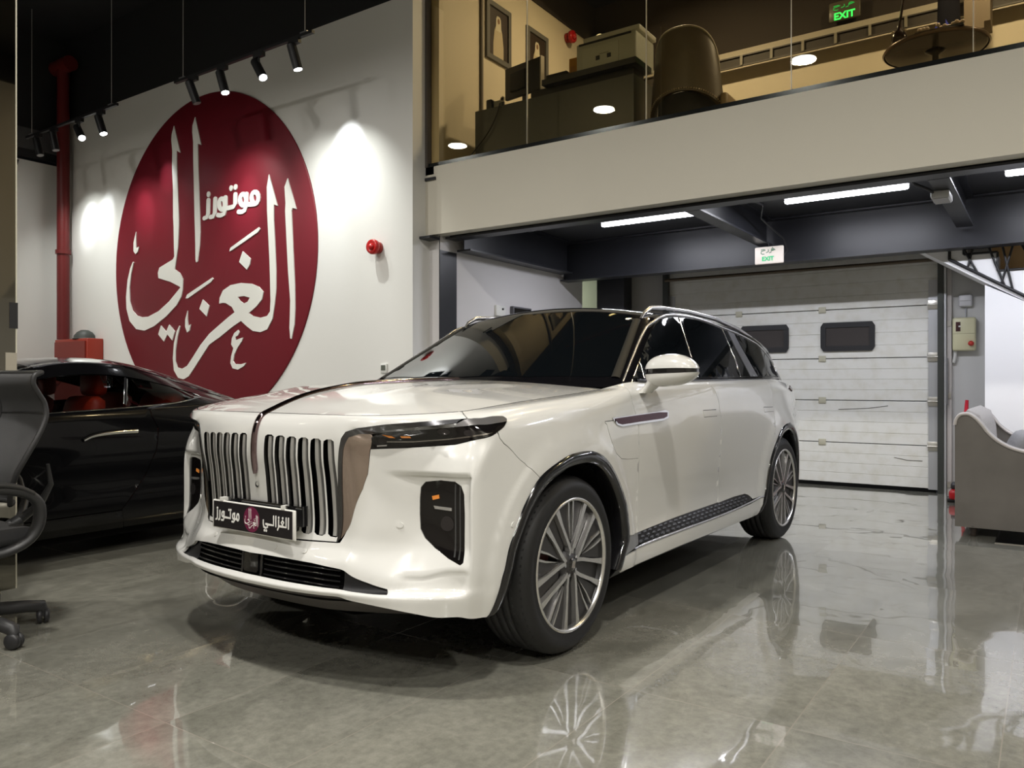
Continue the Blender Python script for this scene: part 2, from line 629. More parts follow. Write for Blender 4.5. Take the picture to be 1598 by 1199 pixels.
# tracks and cable rod in front
tr = empty('door_track', (GX1, YF, 0), label='vertical galvanised track and white jamb right of the garage door', cat='door track')
MB().box(-.005, .03, -.10, -.03, 0, 2.6).box(.03, .05, -.10, -.09, 0, 2.6).build('guide_rail', mat('rail_dark', (.07, .075, .07), .35, .6), tr)
MB().box(.055, .075, -.085, -.03, 0, 2.5).build('angle_bar', HG, tr)
MB().box(.08, .122, -.05, 0, 0, 2.5).build('jamb_post', mat('jamb_white', (.46, .43, .41), .5), tr)
for z in (.1, 1.05, 1.82):
    MB().box(.083, .118, -.06, -.05, z - .03, z + .03).build('bracket', MATS['zinc'], tr)
tr2 = empty('door_track', (GX0, YF, 0), label='vertical dark track left of the garage door behind the white car', cat='door track')
MB().box(-.04, .03, -.10, -.03, 0, 2.6).build('guide_rail', MATS['rail_dark'], tr2)
MB().tube([(-gw + .02, -.16, 2.50), (gw - .02, -.16, 2.50)], .02, n=8).build('spring_shaft', mat('shaft_brown', (.10, .075, .05), .5, .4), gd)
# ================================================================== smooth surface interpolation
def sl2(x, y):
    h = np.diff(x)
    d = np.diff(y, axis=-1) / h
    m = np.zeros_like(y)
    m[..., 1:-1] = (d[..., :-1] * h[1:] + d[..., 1:] * h[:-1]) / (h[1:] + h[:-1])
    m[..., 0] = d[..., 0]
    m[..., -1] = d[..., -1]
    p = np.zeros_like(y)
    w1 = 2 * h[1:] + h[:-1]
    w2 = h[1:] + 2 * h[:-1]
    A = d[..., :-1]
    B = d[..., 1:]
    ok = A * B > 0
    p[..., 1:-1] = np.where(ok, (w1 + w2) / (w1 / np.where(ok, A, 1) + w2 / np.where(ok, B, 1)), 0)
    p[..., 0] = d[..., 0]
    p[..., -1] = d[..., -1]
    return .5 * p + .5 * m


def hq(x, q):
    i = np.clip(np.searchsorted(x, q, side='right') - 1, 0, len(x) - 2)
    h = x[i + 1] - x[i]
    t = (q - x[i]) / h
    return i, h, (2 * t**3 - 3 * t * t + 1, t**3 - 2 * t * t + t, 3 * t * t - 2 * t**3, t**3 - t * t)


def herm(X, Y, q):
    X = np.asarray(X, float)
    Y = np.asarray(Y, float)
    q = np.asarray(q, float)
    m = sl2(X, Y)
    i, h, c = hq(X, q)
    return Y[i] * c[0] + m[i] * h * c[1] + Y[i + 1] * c[2] + m[i + 1] * h * c[3]


class Surf:
    """tensor surface through a table of columns x rows of 3D points"""
    def __init__(s, tab, cs, rt):
        s.T = np.moveaxis(np.array(tab, float), 0, -1)
        s.cs = np.array(cs, float)
        s.rt = np.array(rt, float)
        s.M = sl2(s.cs, s.T)

    def __call__(s, a, t):
        a = np.clip(np.atleast_1d(np.asarray(a, float)), s.cs[0], s.cs[-1])
        t = np.clip(np.atleast_1d(np.asarray(t, float)), s.rt[0], s.rt[-1])
        i, h, c = hq(s.cs, a)
        A = s.T[..., i] * c[0] + s.M[..., i] * h * c[1] + s.T[..., i + 1] * c[2] + s.M[..., i + 1] * h * c[3]
        A = np.moveaxis(A, 0, -1)
        m = sl2(s.rt, A)
        j, h, c = hq(s.rt, t)
        n = np.arange(len(a))
        return (A[:, n, j] * c[0] + m[:, n, j] * h * c[1] + A[:, n, j + 1] * c[2] + m[:, n, j + 1] * h * c[3]).T


def inpoly(P, poly):
    x, y = P[:, 0], P[:, 1]
    r = np.zeros(len(P), bool)
    n = len(poly)
    for i in range(n):
        x0, y0 = poly[i]
        x1, y1 = poly[(i + 1) % n]
        if y0 == y1:
            continue
        c = ((y0 > y) != (y1 > y)) & (x < (x1 - x0) * (y - y0) / (y1 - y0) + x0)
        r ^= c
    return r


def dens(poly, step, closed=True, smooth=False):
    o = []
    n = len(poly)
    for i in range(n if closed else n - 1):
        a, b = poly[i], poly[(i + 1) % n]
        k = max(1, int(math.ceil(math.hypot(b[0] - a[0], b[1] - a[1]) / step)))
        for j in range(k):
            o.append((a[0] + (b[0] - a[0]) * j / k, a[1] + (b[1] - a[1]) * j / k))
    if not closed:
        o.append(poly[-1])
    return o


def rnd(poly, it=2):
    """corner rounding (Chaikin) of a closed outline"""
    for _ in range(it):
        o = []
        for i in range(len(poly)):
            a, b = poly[i], poly[(i + 1) % len(poly)]
            o += [(a[0] * .75 + b[0] * .25, a[1] * .75 + b[1] * .25), (a[0] * .25 + b[0] * .75, a[1] * .25 + b[1] * .75)]
        poly = o
    return poly


def spl(pts, n=6):
    """smooth open curve through points"""
    P = np.array(pts, float)
    k = np.concatenate([[0], np.cumsum(np.hypot(*(P[1:] - P[:-1]).T) + 1e-9)])
    q = np.concatenate([np.linspace(k[i], k[i + 1], n, endpoint=False) for i in range(len(k) - 1)] + [[k[-1]]])
    m = [sl2(k, P[:, d]) for d in range(P.shape[1])]
    i, h, c = hq(k, q)
    return [tuple(x) for x in np.stack([P[i, d] * c[0] + m[d][i] * h * c[1] + P[i + 1, d] * c[2] + m[d][i + 1] * h * c[3] for d in range(P.shape[1])], 1)]


def skin(F, outline, holes, name, m, parent, off=0., th=.006, step=.03, bstep=.015, mirror=2, rim=None, label=None, weld=True):
    """a sheet-metal panel cut out of surface F (2D -> 3D); mirror: 0 none, 1 both halves as one mesh, 2 a second object"""
    loops = [dens(outline, bstep)] + [dens(h, bstep) for h in holes]
    V = [p for L in loops for p in L]
    E = []
    k = 0
    for L in loops:
        n = len(L)
        E += [(k + i, k + (i + 1) % n) for i in range(n)]
        k += n
    B = np.array(V)
    lo, hi = B.min(0), B.max(0)
    gx = np.arange(lo[0] + step / 2, hi[0], step)
    gy = np.arange(lo[1] + step / 2, hi[1], step)
    if len(gx) and len(gy):
        G = np.stack(np.meshgrid(gx, gy), -1).reshape(-1, 2)
        G = G[inpoly(G, loops[0])]
        for L in loops[1:]:
            if len(G):
                G = G[~inpoly(G, L)]
        if len(G):
            keep = np.ones(len(G), bool)
            for c0 in range(0, len(G), 2000):
                d = ((G[c0:c0 + 2000, None, :] - B[None]) ** 2).sum(-1).min(1)
                keep[c0:c0 + 2000] = d > (step * .45) ** 2
            V = V + [tuple(x) for x in G[keep]]
    r = delaunay_2d_cdt([Vector(p) for p in V], E, [], 0, 1e-7)
    P2 = np.array([(p.x, p.y) for p in r[0]])
    tri = np.array([f for f in r[2] if len(f) == 3])
    c = P2[tri].mean(1)
    ok = inpoly(c, loops[0])
    for L in loops[1:]:
        ok &= ~inpoly(c, L)
    tri = tri[ok]
    a, b_, c_ = P2[tri[:, 0]], P2[tri[:, 1]], P2[tri[:, 2]]
    ar = (b_[:, 0] - a[:, 0]) * (c_[:, 1] - a[:, 1]) - (b_[:, 1] - a[:, 1]) * (c_[:, 0] - a[:, 0])
    tri = tri[np.abs(ar) > 1e-9]
    X = F(P2[:, 0], P2[:, 1])
    e = 2e-3
    du = F(P2[:, 0] + e, P2[:, 1]) - F(P2[:, 0] - e, P2[:, 1])
    dv = F(P2[:, 0], P2[:, 1] + e) - F(P2[:, 0], P2[:, 1] - e)
    Nn = np.cross(du, dv)
    Nn /= np.linalg.norm(Nn, axis=1)[:, None] + 1e-12
    T = X + Nn * off
    K = X + Nn * (off - th)
    ec = {}
    for t in tri:
        for i in range(3):
            q = (t[i], t[(i + 1) % 3])
            ec[q] = ec.get(q, 0) + 1
    bd = [q for q in ec if (q[1], q[0]) not in ec]
    # consistent winding
    a, b_, c_ = T[tri[:, 0]], T[tri[:, 1]], T[tri[:, 2]]
    g = (np.cross(b_ - a, c_ - a) * Nn[tri[:, 0]]).sum(1)
    if (g < 0).sum() > len(g) / 2:
        tri = tri[:, ::-1]
        bd = [(q[1], q[0]) for q in bd]

    def make(sgn):
        n = len(T)
        s3 = np.array([sgn, 1, 1])
        vs = list(map(tuple, T * s3))
        fs = [tuple(map(int, t)) for t in (tri if sgn > 0 else tri[:, ::-1])]
        rs, rf = [], []
        if th > 0:
            for (p, q) in bd:
                if mirror == 1 and abs(X[p][0]) < 1e-5 and abs(X[q][0]) < 1e-5:
                    continue
                k = len(rs)
                rs += [tuple(T[p] * s3), tuple(K[p] * s3), tuple(K[q] * s3), tuple(T[q] * s3)]
                rf.append((k, k + 1, k + 2, k + 3) if sgn > 0 else (k + 3, k + 2, k + 1, k))
        return vs, fs, rs, rf

    def finish(parts):
        mb = MB()
        for p in parts:
            mb.add(p[0], p[1], True)
        o = mb.build(name, m, parent, label)
        if len(parts) > 1:
            bm = bmesh.new()
            bm.from_mesh(o.data)
            cv = [v for v in bm.verts if abs(v.co.x) < 2e-5]
            bmesh.ops.remove_doubles(bm, verts=cv, dist=1e-4)
            bm.to_mesh(o.data)
            bm.free()
        me = o.data
        if th > 0:      # rim goes in as its own unshared faces
            bm = bmesh.new()
            bm.from_mesh(me)
            for p in parts:
                vv = [bm.verts.new(x) for x in p[2]]
                for f in p[3]:
                    try:
                        nf = bm.faces.new([vv[i] for i in f])
                        if rim:
                            nf.material_index = 1
                    except ValueError:
                        pass
            bm.to_mesh(me)
            bm.free()
            if rim:
                me.materials.append(rim)
        return o
    if mirror == 1:
        return [finish([make(1), make(-1)])]
    r = [finish([make(1)])]
    if mirror == 2:
        r.append(finish([make(-1)]))
    return r


def strip(F, path, w, name, m, parent, off=.003, th=.003, mirror=2, n=6, label=None, wfun=None):
    """raised trim strip of width w along a path on F"""
    P = np.array(spl(path, n))
    d = np.gradient(P, axis=0)
    d /= np.linalg.norm(d, axis=1)[:, None] + 1e-12
    nn = np.stack([-d[:, 1], d[:, 0]], 1)
    W = np.array([w if wfun is None else wfun(i / (len(P) - 1)) for i in range(len(P))])[:, None]
    e = 2e-3
    rows = []
    for q in (-1, -.5, 0, .5, 1):
        Q = P + nn * W * q / 2
        X = F(Q[:, 0], Q[:, 1])
        N_ = np.cross(F(Q[:, 0] + e, Q[:, 1]) - F(Q[:, 0] - e, Q[:, 1]), F(Q[:, 0], Q[:, 1] + e) - F(Q[:, 0], Q[:, 1] - e))
        N_ /= np.linalg.norm(N_, axis=1)[:, None] + 1e-12
        if q == -1:
            rows.append(X + N_ * (off - th - .002))
        rows.append(X + N_ * (off + th * (1 - q * q)))
        if q == 1:
            rows.append(X + N_ * (off - th - .002))
    out = []
    for sgn in ((1, -1) if mirror else (1,)):
        mb = MB()
        R = [[(p[0] * sgn, p[1], p[2]) for p in r] for r in rows]
        if sgn < 0:
            R = R[::-1]
        mb.grid(R)
        out.append((mb, sgn))
    if mirror == 1:
        a = out[0][0]
        a.add(out[1][0].v, out[1][0].f, True)
        return [a.build(name, m, parent, label, fix=False)]
    return [mb.build(name, m, parent, label) for mb, _ in out]


def spl3d(pts, n=5):
    P = np.array(pts, float)
    k = np.concatenate([[0], np.cumsum(np.linalg.norm(P[1:] - P[:-1], axis=1))])
    q = np.linspace(0, k[-1], n * (len(P) - 1) + 1)
    return [tuple(x) for x in np.stack([herm(k, P[:, d], q) for d in range(3)], 1)]


# ================================================================== white SUV: body surface in car space
# u across (car's left positive), v along (0 = front axle, back positive), z up
SRT = [0,.065,.125,.225,.305,.445,.565,.665,.735,.79,.83,.93]          # row parameter t
FZ=[.372,.388,.405,.487,.55,.64,.80,.90,.97,1.018,1.043,1.062]
def frt(us,vs,zs=None,top=None):
    n=12; zs=zs or FZ
    us=us if isinstance(us,list) else [us]*n
    r=[(us[i],vs[i],zs[i]) for i in range(n)]
    if top: r[-1]=top
    return r
SZ=[.235,.29,.36,.46,.56,.68,.80,.90,.98]
def sd(v,us,top,vs=None):
    vs=vs or [v]*12
    r=[(us[i],vs[i],SZ[i]) for i in range(9)]
    r+=[(top[i][0],vs[9+i],top[i][1]) for i in range(3)]
    return r
CZ=[.315,.388,.42,.475,.545,.64,.80,.90,.97,1.018,1.05,1.078]
COLS=[
 frt(0.,[-.98,-.984,-.962,-.953,-.925,-.905,-.918,-.929,-.925,-.912,-.897,-.868]),
 frt(.20,[-.97,-.974,-.952,-.943,-.915,-.895,-.907,-.917,-.912,-.90,-.887,-.866]),
 frt(.41,[-.935,-.940,-.915,-.905,-.868,-.855,-.868,-.882,-.884,-.878,-.870,-.857]),
 frt(.48,[-.913,-.918,-.895,-.885,-.85,-.842,-.855,-.868,-.871,-.867,-.860,-.848]),
 frt([.53,.53,.53,.52,.51,.525,.548,.56,.565,.565,.56,.55],[-.898,-.903,-.88,-.872,-.842,-.82,-.80,-.79,-.785,-.848,-.843,-.832],[.363,.385,.402,.475,.545]+FZ[5:]),
 frt([.66]*11+[.63],[-.855,-.859,-.83,-.815,-.775,-.765,-.757,-.75,-.748,-.80,-.797,-.785],[.348,.384,.40,.45,.54,.64,.80,.90,.97,1.018,1.045,1.064]),
 frt([.77]*10+[.755,.72],[-.806,-.810,-.79,-.772,-.745,-.722,-.718,-.705,-.69,-.725,-.73,-.725],[.332,.386,.41,.45,.54,.64,.80,.90,.97,1.018,1.047,1.068]),
 frt([.855,.868,.87,.873,.875,.875,.875,.875,.872,.865,.84,.79],[-.742,-.747,-.728,-.717,-.708,-.702,-.699,-.675,-.645,-.648,-.655,-.65],CZ[:10]+[1.048,1.073]),
 frt([.900,.914,.914,.922,.925,.925,.925,.925,.920,.908,.88,.82],[-.700,-.704,-.690,-.684,-.677,-.675,-.673,-.650,-.620,-.617,-.62,-.615],CZ[:10]+[1.049,1.076]),
 frt([.925,.940,.942,.948,.950,.950,.950,.958,.960,.940,.905,.835],[-.655,-.665,-.655,-.648,-.645,-.645,-.645,-.612,-.568,-.567,-.575,-.57],[.302]+CZ[1:11]+[1.078]),
 frt([.933,.948,.952,.957,.959,.960,.960,.966,.969,.955,.918,.838],[-.61,-.615,-.605,-.60,-.595,-.592,-.590,-.558,-.522,-.525,-.535,-.54],[.295,.38,.42,.472,.545,.64,.80,.90,.975,1.024,1.058,1.081]),
 frt([.942,.958,.963,.967,.969,.970,.970,.973,.974,.962,.925,.84],[-.55,-.55,-.54,-.53,-.525,-.52,-.515,-.495,-.482,-.49,-.50,-.51],[.29,.37,.42,.47,.545,.64,.80,.90,.98,1.03,1.065,1.083]),
 sd(-.40,[.945,.967,.98,.985,.987,.988,.988,.986,.983],[(.967,1.05),(.93,1.08),(.84,1.092)]),
 sd(-.15,[.95,.975,.99,.998,1.0,1.003,1.003,1.0,.994],[(.980,1.065),(.942,1.098),(.84,1.111)]),
 sd(.10,[.95,.975,.99,.998,1.0,1.003,1.003,1.0,.994],[(.984,1.075),(.948,1.114),(.84,1.127)]),
 sd(.33,[.95,.985,.99,.992,.992,.992,.994,.994,.992],[(.985,1.09),(.955,1.132),(.842,1.143)]),
 sd(.50,[.94,.985,.988,.985,.98,.980,.986,.990,.990],[(.983,1.10),(.963,1.147),(.848,1.158)]),
 sd(.62,[.94,.985,.986,.975,.973,.977,.984,.989,.989],[(.981,1.105),(.966,1.156),(.925,1.189)]),
 sd(.80,[.935,.985,.985,.965,.965,.973,.982,.988,.988],[(.980,1.11),(.966,1.160),(.93,1.192)]),
 sd(1.3,[.935,.985,.985,.955,.958,.969,.98,.987,.987],[(.980,1.12),(.967,1.168),(.93,1.196)]),
 sd(1.8,[.935,.985,.985,.955,.958,.969,.98,.987,.987],[(.980,1.13),(.967,1.172),(.93,1.20)]),
 sd(2.3,[.935,.985,.985,.970,.970,.978,.985,.990,.989],[(.981,1.13),(.966,1.178),(.93,1.207)]),
 sd(2.6,[.935,.985,.988,.986,.986,.99,.994,.995,.991],[(.981,1.13),(.964,1.182),(.928,1.212)]),
 sd(2.85,[.945,.985,.99,.998,1.0,1.003,1.003,1.0,.992],[(.98,1.13),(.96,1.185),(.92,1.216)]),
 sd(3.11,[.945,.975,.988,.995,.997,1.0,1.0,.997,.985],[(.972,1.13),(.947,1.185),(.90,1.218)]),
 sd(3.38,[.925,.96,.973,.98,.983,.985,.985,.98,.968],[(.948,1.12),(.92,1.175),(.865,1.21)]),
 sd(3.62,[.88,.915,.93,.938,.94,.943,.943,.937,.925],[(.91,1.10),(.88,1.155),(.82,1.195)]),
 sd(3.85,[.82,.855,.87,.878,.88,.882,.882,.875,.86],[(.84,1.08),(.81,1.135),(.75,1.18)]),
 sd(4.02,[.72,.76,.77,.775,.78,.78,.78,.77,.75],[(.74,1.07),(.71,1.12),(.65,1.165)]),
 sd(4.12,[.45,.47,.48,.48,.48,.48,.48,.47,.46],[(.45,1.07),(.43,1.12),(.40,1.165)]),
 sd(4.14,[0.]*9,[(0,1.07),(0,1.12),(0,1.165)]),
]
_T = np.array(COLS)
SCS = np.array([0, .2, .414, .485, .573, .693, .809, .918, .975, 1.022, 1.066, 1.108, 1.234, 1.485, 1.735, 1.965, 2.135, 2.255, 2.435, 2.935, 3.435,
                3.935, 4.235, 4.486, 4.746, 5.016, 5.259, 5.497, 5.695, 6.012, 6.492])
_BODY0 = Surf(_T, SCS, SRT)


def _ss(x):
    x = np.clip(x, 0, 1)
    return x * x * (3 - 2 * x)


def BODY(s, t):
    """the body skin, with the scoop pressed in round the corner lamps"""
    P = _BODY0(s, t)
    s = np.atleast_1d(np.asarray(s, float))
    t = np.atleast_1d(np.asarray(t, float))
    d = .026 * _ss((s - .60) / .17) * _ss((.607 - t) / .010) * _ss((t - .20) / .14) * _ss((.992 - s) / .014)
    d = d + .014 * _ss((s - .715) / .05) * _ss((.236 - t) / .010) * _ss((t - .070) / .022) * _ss((1.0 - s) / .03)
    P = P + d[:, None] * np.array([-.3, .95, 0])
    for v0 in (0., 3.11):          # raised lip round the wheel openings
        r = np.hypot(P[:, 1] - v0, P[:, 2] - .3895)
        k = .009 * _ss((.592 - r) / .016) * _ss((s - 1.03) / .06) * _ss((.80 - t) / .06)
        P = P + k[:, None] * np.array([1., 0, 0])
    return P


# ---- greenhouse as a height field of four blended planes
def smin(a, b, k):
    h = np.clip(.5 + .5 * (b - a) / k, 0, 1)
    return b * (1 - h) + a * h - k * h * (1 - h)


def usd(v):
    return np.interp(v, [0, 2.8, 3.05, 3.25, 3.45, 3.7, 3.95, 4.1], [.93, .93, .92, .90, .865, .79, .66, .5])


def GH(u, v):
    u = np.abs(u)
    s = 1.2 + (usd(v) - u) / .46
    w = 1.2 + (v - (.40 + .20 * (u / .785)**2)) * .503
    r = herm([.6, 1.0, 1.3, 1.6, 2.0, 2.5, 3.0, 3.4, 3.8, 4.1], [1.56, 1.645, 1.682, 1.70, 1.706, 1.69, 1.643, 1.578, 1.49, 1.40], np.clip(v, .6, 4.1)) - .015 - .068 * (u / .7)**2
    b = 1.2 + (4.02 - .2 * (u / .8)**2 - v) * 1.1
    return smin(smin(smin(r, w, .035), s, .04), b, .06)


def GU(v, z):
    v = np.asarray(v, float)
    z = np.asarray(z, float)
    lo = np.full(v.shape, .35)
    hi = np.full(v.shape, 1.05)
    for _ in range(32):
        m = (lo + hi) / 2
        c = GH(m, v) > z
        lo = np.where(c, m, lo)
        hi = np.where(c, hi, m)
    return (lo + hi) / 2


def GSIDE(v, z):
    return np.stack([GU(v, z), v, z], 1)


def GTOP(u, v):
    return np.stack([u, v, GH(u, v)], 1)


_hv = [-.868, -.823, -.686, -.502, -.343, -.171, .1, .4, .8]
_hz = [1.064, 1.081, 1.125, 1.161, 1.181, 1.19, 1.199, 1.205, 1.21]
_seam = BODY(np.linspace(0, 2.1, 120), np.full(120, .93))


def HH0(u, v):
    d = np.interp(v, [-.868, -.835, -.765, -.588, -.5, -.2, .1, .33, .52], [.0, .035, .055, .070, .076, .082, .075, .063, .055])
    return herm(_hv, _hz, np.clip(v, -.868, .8)) - d * (np.abs(u) / .84)**2


_serr = _seam[:, 2] - HH0(_seam[:, 0], _seam[:, 1])


def HH(u, v):
    z = HH0(u, v)
    au = np.abs(u)
    d = np.hypot(au[:, None] - _seam[None, :, 0], v[:, None] - _seam[None, :, 1])
    k = d.argmin(1)
    # two soft creases that run up the hood
    cr = .008 * np.exp(-((au - (.30 + .22 * (v + .85) / 1.3)) / .05)**2) * np.clip((v + .75) * 3, 0, 1) * np.clip((.35 - v) * 5, 0, 1)
    return z + _serr[k] * np.exp(-(d.min(1) / .10)**2) + cr


def HOOD(u, v):
    return np.stack([u, v, HH(u, v)], 1)


PAINT = mat('pearl_white_paint', (.69, .685, .66), .22, spec=.5, coat=1., coat_r=.02)
DGLASS = mat('dark_tinted_glass', (.003, .004, .005), .02, spec=.42)
TRIMK = mat('gloss_black_trim', (.008, .008, .009), .12, coat=.6)
LAMPK = mat('lamp_black_glass', (.006, .005, .005), .05, spec=.5, coat=.25, coat_r=0.)
SILV = mat('silver_trim', (.48, .47, .45), .22, 1.)
GUNM = mat('gunmetal_trim', (.16, .16, .17), .22, 1.)
CHEEK = mat('chrome_warm_reflection', (.52, .42, .38), .14, 1.)  # satin chrome; the brown reflection is put into its base colour
AMBER = mat('amber_reflector_glow', (.6, .2, .04), .2, emit=(1, .35, .05), es=.15)  # faint glow added to reflectors that are not lit themselves
TYRE = mat('tyre_rubber', (.010, .010, .010), .55, bump=(90, .15, .002))
LIPW = mat('lens_chrome', (.72, .72, .73), .25, .9)

suv = empty('suv_car', (-2.7083, 3.0157, 0), math.radians(-1.0935),
            'large pearl white SUV with black roof and vertical-bar grille in the middle of the floor', 'car')
X_ = suv
band_out = [(.427, .329), (.438, .551), (.462, .699), (.472, .74), (.489, .767), (.545, .787), (.664, .805), (.797, .817), (.956, .831)]
band_in = [(.438, .347), (.457, .552), (.479, .699), (.498, .743), (.531, .759), (.656, .777), (.79, .795), (.919, .809)]
crease = [(.567, .756), (.554, .693), (.557, .597), (.545, .545), (.507, .483), (.462, .403), (.438, .33)]
lamp = [(.555, .696), (.557, .74), (.582, .758), (.704, .771), (.795, .781), (.904, .792), (.994, .80), (1.063, .797), (1.128, .793), (1.10, .779), (1.063, .767), (1.0, .745), (.897, .719), (.715, .704)]
eyelid = [(.904, .792), (.916, .805), (.96, .823), (1.003, .830), (1.08, .822), (1.133, .811), (1.141, .80), (1.128, .793), (1.063, .797), (.994, .80)]
drl = [(.765, .523), (.768, .553), (.787, .572), (.854, .58), (.918, .578), (.943, .564), (.955, .539), (.958, .489), (.958, .347), (.961, .269), (.951, .26), (.905, .284), (.84, .331), (.792, .383), (.77, .43), (.765, .481)]
archF = [(1.091, .0), (1.103, .022), (1.118, .086), (1.123, .19), (1.139, .292), (1.199, .418), (1.261, .497), (1.337, .567), (1.445, .613), (1.583, .645), (1.716, .648), (1.842, .619), (1.963, .541), (2.081, .413), (2.136, .282), (2.142, .204), (2.09, .118), (2.051, .06)]
archR = [(4.105, .03), (4.162, .083), (4.224, .157), (4.29, .288), (4.365, .442), (4.476, .545), (4.613, .622), (4.79, .645), (4.93, .61), (5.06, .52), (5.16, .38), (5.2, .25), (5.205, .1), (5.19, .0)]
archFs = spl(archF, 4)
archRs = spl(archR, 4)
gap1 = [(2.19, .93), (2.195, .804), (2.206, .779), (2.231, .758), (2.26, .734), (2.273, .606), (2.287, .422), (2.278, .197)]
gap2 = [(3.235, .93), (3.255, .847), (3.319, .801), (3.373, .765), (3.414, .731), (3.431, .621), (3.436, .202)]
gap3 = [(4.40, .93), (4.445, .80), (4.455, .68), (4.42, .56), (4.375, .455)]
gapB = [(1.337, .567), (1.25, .633), (1.151, .681), (1.09, .710), (1.062, .735), (1.054, .760)]


def sh(poly, dx, dy=0):
    return [(a + dx, b + dy) for a, b in poly]


G_ = .0017       # half a panel gap
# --- grille surround (nose mask) with its twelve slots
i_f = archFs.index(min(archFs, key=lambda p: math.hypot(p[0] - 1.337, p[1] - .567)))
mask_o = [(0, .322)] + [(a - G_, b) for a, b in band_out[:-1]] + [(.956, .834), (.978, .836), (.986, .88), (1.001, .926), (.9, .926), (.6, .926), (.3, .926), (0, .926)]
slots = []
for k in range(6):
    s0 = .060 + .0645 * k
    sk = .010 * k / 5
    lo = .362 + .012 * (5 - k) * .3
    hi = .742 - .002 * k
    slots.append(rnd([(s0 - .001, lo), (s0 + .050, lo - .006), (s0 + .052, lo + .06), (s0 + .053, hi - .03), (s0 + .050, hi), (s0 + .002, hi), (s0 - .003, hi - .03), (s0 - .004, lo + .06)], 1))
skin(BODY, mask_o, slots, 'grille_surround', PAINT, X_, th=.032, step=.022, bstep=.011, mirror=1, rim=CHROME)
mb = MB()
fins = MB()
for k in range(6):
    s0 = .060 + .0645 * k
    for sg in (1, -1):
        rows = []
        for t in np.linspace(.366, .735, 14):
            a = BODY([s0 + .018], [t])[0]
            b = BODY([s0 + .034], [t])[0]
            rows.append([(a[0] * sg, a[1] + .034, a[2]), (a[0] * sg, a[1] + .004, a[2]), (b[0] * sg, b[1] + .004, b[2]), (b[0] * sg, b[1] + .034, b[2])])
        fins.grid(rows, smooth=False)
fins.build('grille_fin', mat('fin_grey', (.42, .41, .39), .3, .35), X_)
# --- centre strip that climbs from grille to windscreen
path = [BODY([0], [t])[0] for t in np.linspace(.575, .92, 18)]
path = [(0, p[1] - .004, p[2] + .001) for p in path] + [(0, v, float(HH(np.array([0.]), np.array([v]))[0]) + .002) for v in np.linspace(-.855, .40, 26)]
wd = [.006] + [.0145] * (len(path) - 1)
mb = MB()
rows = []
for i, p in enumerate(path):
    a = Vector(path[max(i - 1, 0)])
    b = Vector(path[min(i + 1, len(path) - 1)])
    d = (b - a).normalized()
    n = Vector((1, 0, 0)).cross(d)
    h = wd[i] * (1 if i < 22 else .75)
    P = Vector(p)
    rows.append([tuple(P + Vector((h * q, 0, 0)) + n * e) for q, e in ((-1, -.004), (-1, .004), (-.55, .010), (0, .0125), (.55, .010), (1, .004), (1, -.004))])
mb.grid(rows)
mb.build('bonnet_strip', mat('chrome_dark_reflection', (.30, .22, .24), .08, 1.), X_, 'dark chrome centre strip')  # chrome; the dark ceiling reflection is put into its base colour
MB().lathe([(0, .004), (.010, .003), (.012, 0)], (0, 0, 0), 'y', 14).build('camera_lens', GLOSSB, X_).location = (0, float(BODY([0], [.535])[0][1]) - .003, .765)
# --- band, cheek, lamp, eyelid
skin(BODY, band_out[:] + [(.919, .809)] + band_in[::-1][1:], [], 'grille_frame', GUNM, X_, off=.004, th=.012, step=.02, bstep=.01)
skin(BODY, band_in[:5] + crease[:-1], [], 'grille_cheek', CHEEK, X_, off=.0, th=.004, step=.02, bstep=.01)
skin(BODY, band_in[4:][::-1] + [(.567, .756), (.581, .758), (.704, .771), (.795, .781), (.905, .792)][:], [], 'lamp_brow', mat('brow_grey', (.20, .20, .20), .25, .8), X_, off=.001, th=.004, step=.02, bstep=.01)
lens = skin(BODY, lamp, [], 'headlamp', LAMPK, X_, off=.002, th=.006, step=.02, bstep=.01)
for sgn, L in zip((1, -1), lens):
    def sk(nm, poly, m, off=.004):
        r = skin(BODY, poly, [], nm, m, L, off=off, th=.001, step=.02, bstep=.01, mirror=2)
        bpy.data.objects.remove(r[1 if sgn > 0 else 0])
    sk('light_bar', [(.575, .704), (.62, .707), (.62, .712), (.575, .709)], LIPW)
    sk('reflector', [(.62, .757), (.66, .752), (.67, .743), (.64, .744)], AMBER)
    sk('reflector', [(.70, .752), (.735, .752), (.735, .744), (.70, .744)], AMBER)
    for a, b in ((.60, .73), (.86, .772), (.955, .765)):
        sk('projector', [(a + .022 * math.cos(q * PI / 6), b + .014 * math.sin(q * PI / 6)) for q in range(12)], mat('projector_lens', (.05, .045, .045), .05, .6))
    sk('light_bar', [(.60, .722), (.74, .724), (.86, .735), (.97, .748), (1.03, .762), (1.03, .766), (.96, .753), (.86, .740), (.74, .729), (.60, .727)], mat('dim_chrome', (.35, .33, .32), .12, 1.))
skin(BODY, eyelid, [], 'lamp_eyelid', mat('eyelid_grey', (.13, .125, .125), .38, .5), X_, off=.005, th=.006, step=.02, bstep=.01)
# --- lower bumper
inT = [(0, .226), (.101, .229), (.23, .228), (.348, .222), (.451, .21), (.56, .196), (.63, .178), (.694, .150)]
inB = [(.708, .095), (.66, .092), (.569, .101), (.322, .112), (.113, .118), (0, .118)]
crease2 = [(.554 + .002, .694)] + [(a + .001, b) for a, b in crease[2:-1]]
lampL = [(1.0, .742), (.897, .716), (.715, .701)]
bump_o = [(0, .318), (0, .226)] + inT[1:] + inB + [(0, 0)] + [(1.0, 0)] + archFs[:i_f] + [(a - G_, b) for a, b in gapB] + lampL + crease2 + [(.44, .325), (.43, .322), (.3, .318)]
skin(BODY, bump_o, [drl], 'front_bumper', PAINT, X_, th=.012, step=.0125, bstep=.0115, mirror=1)
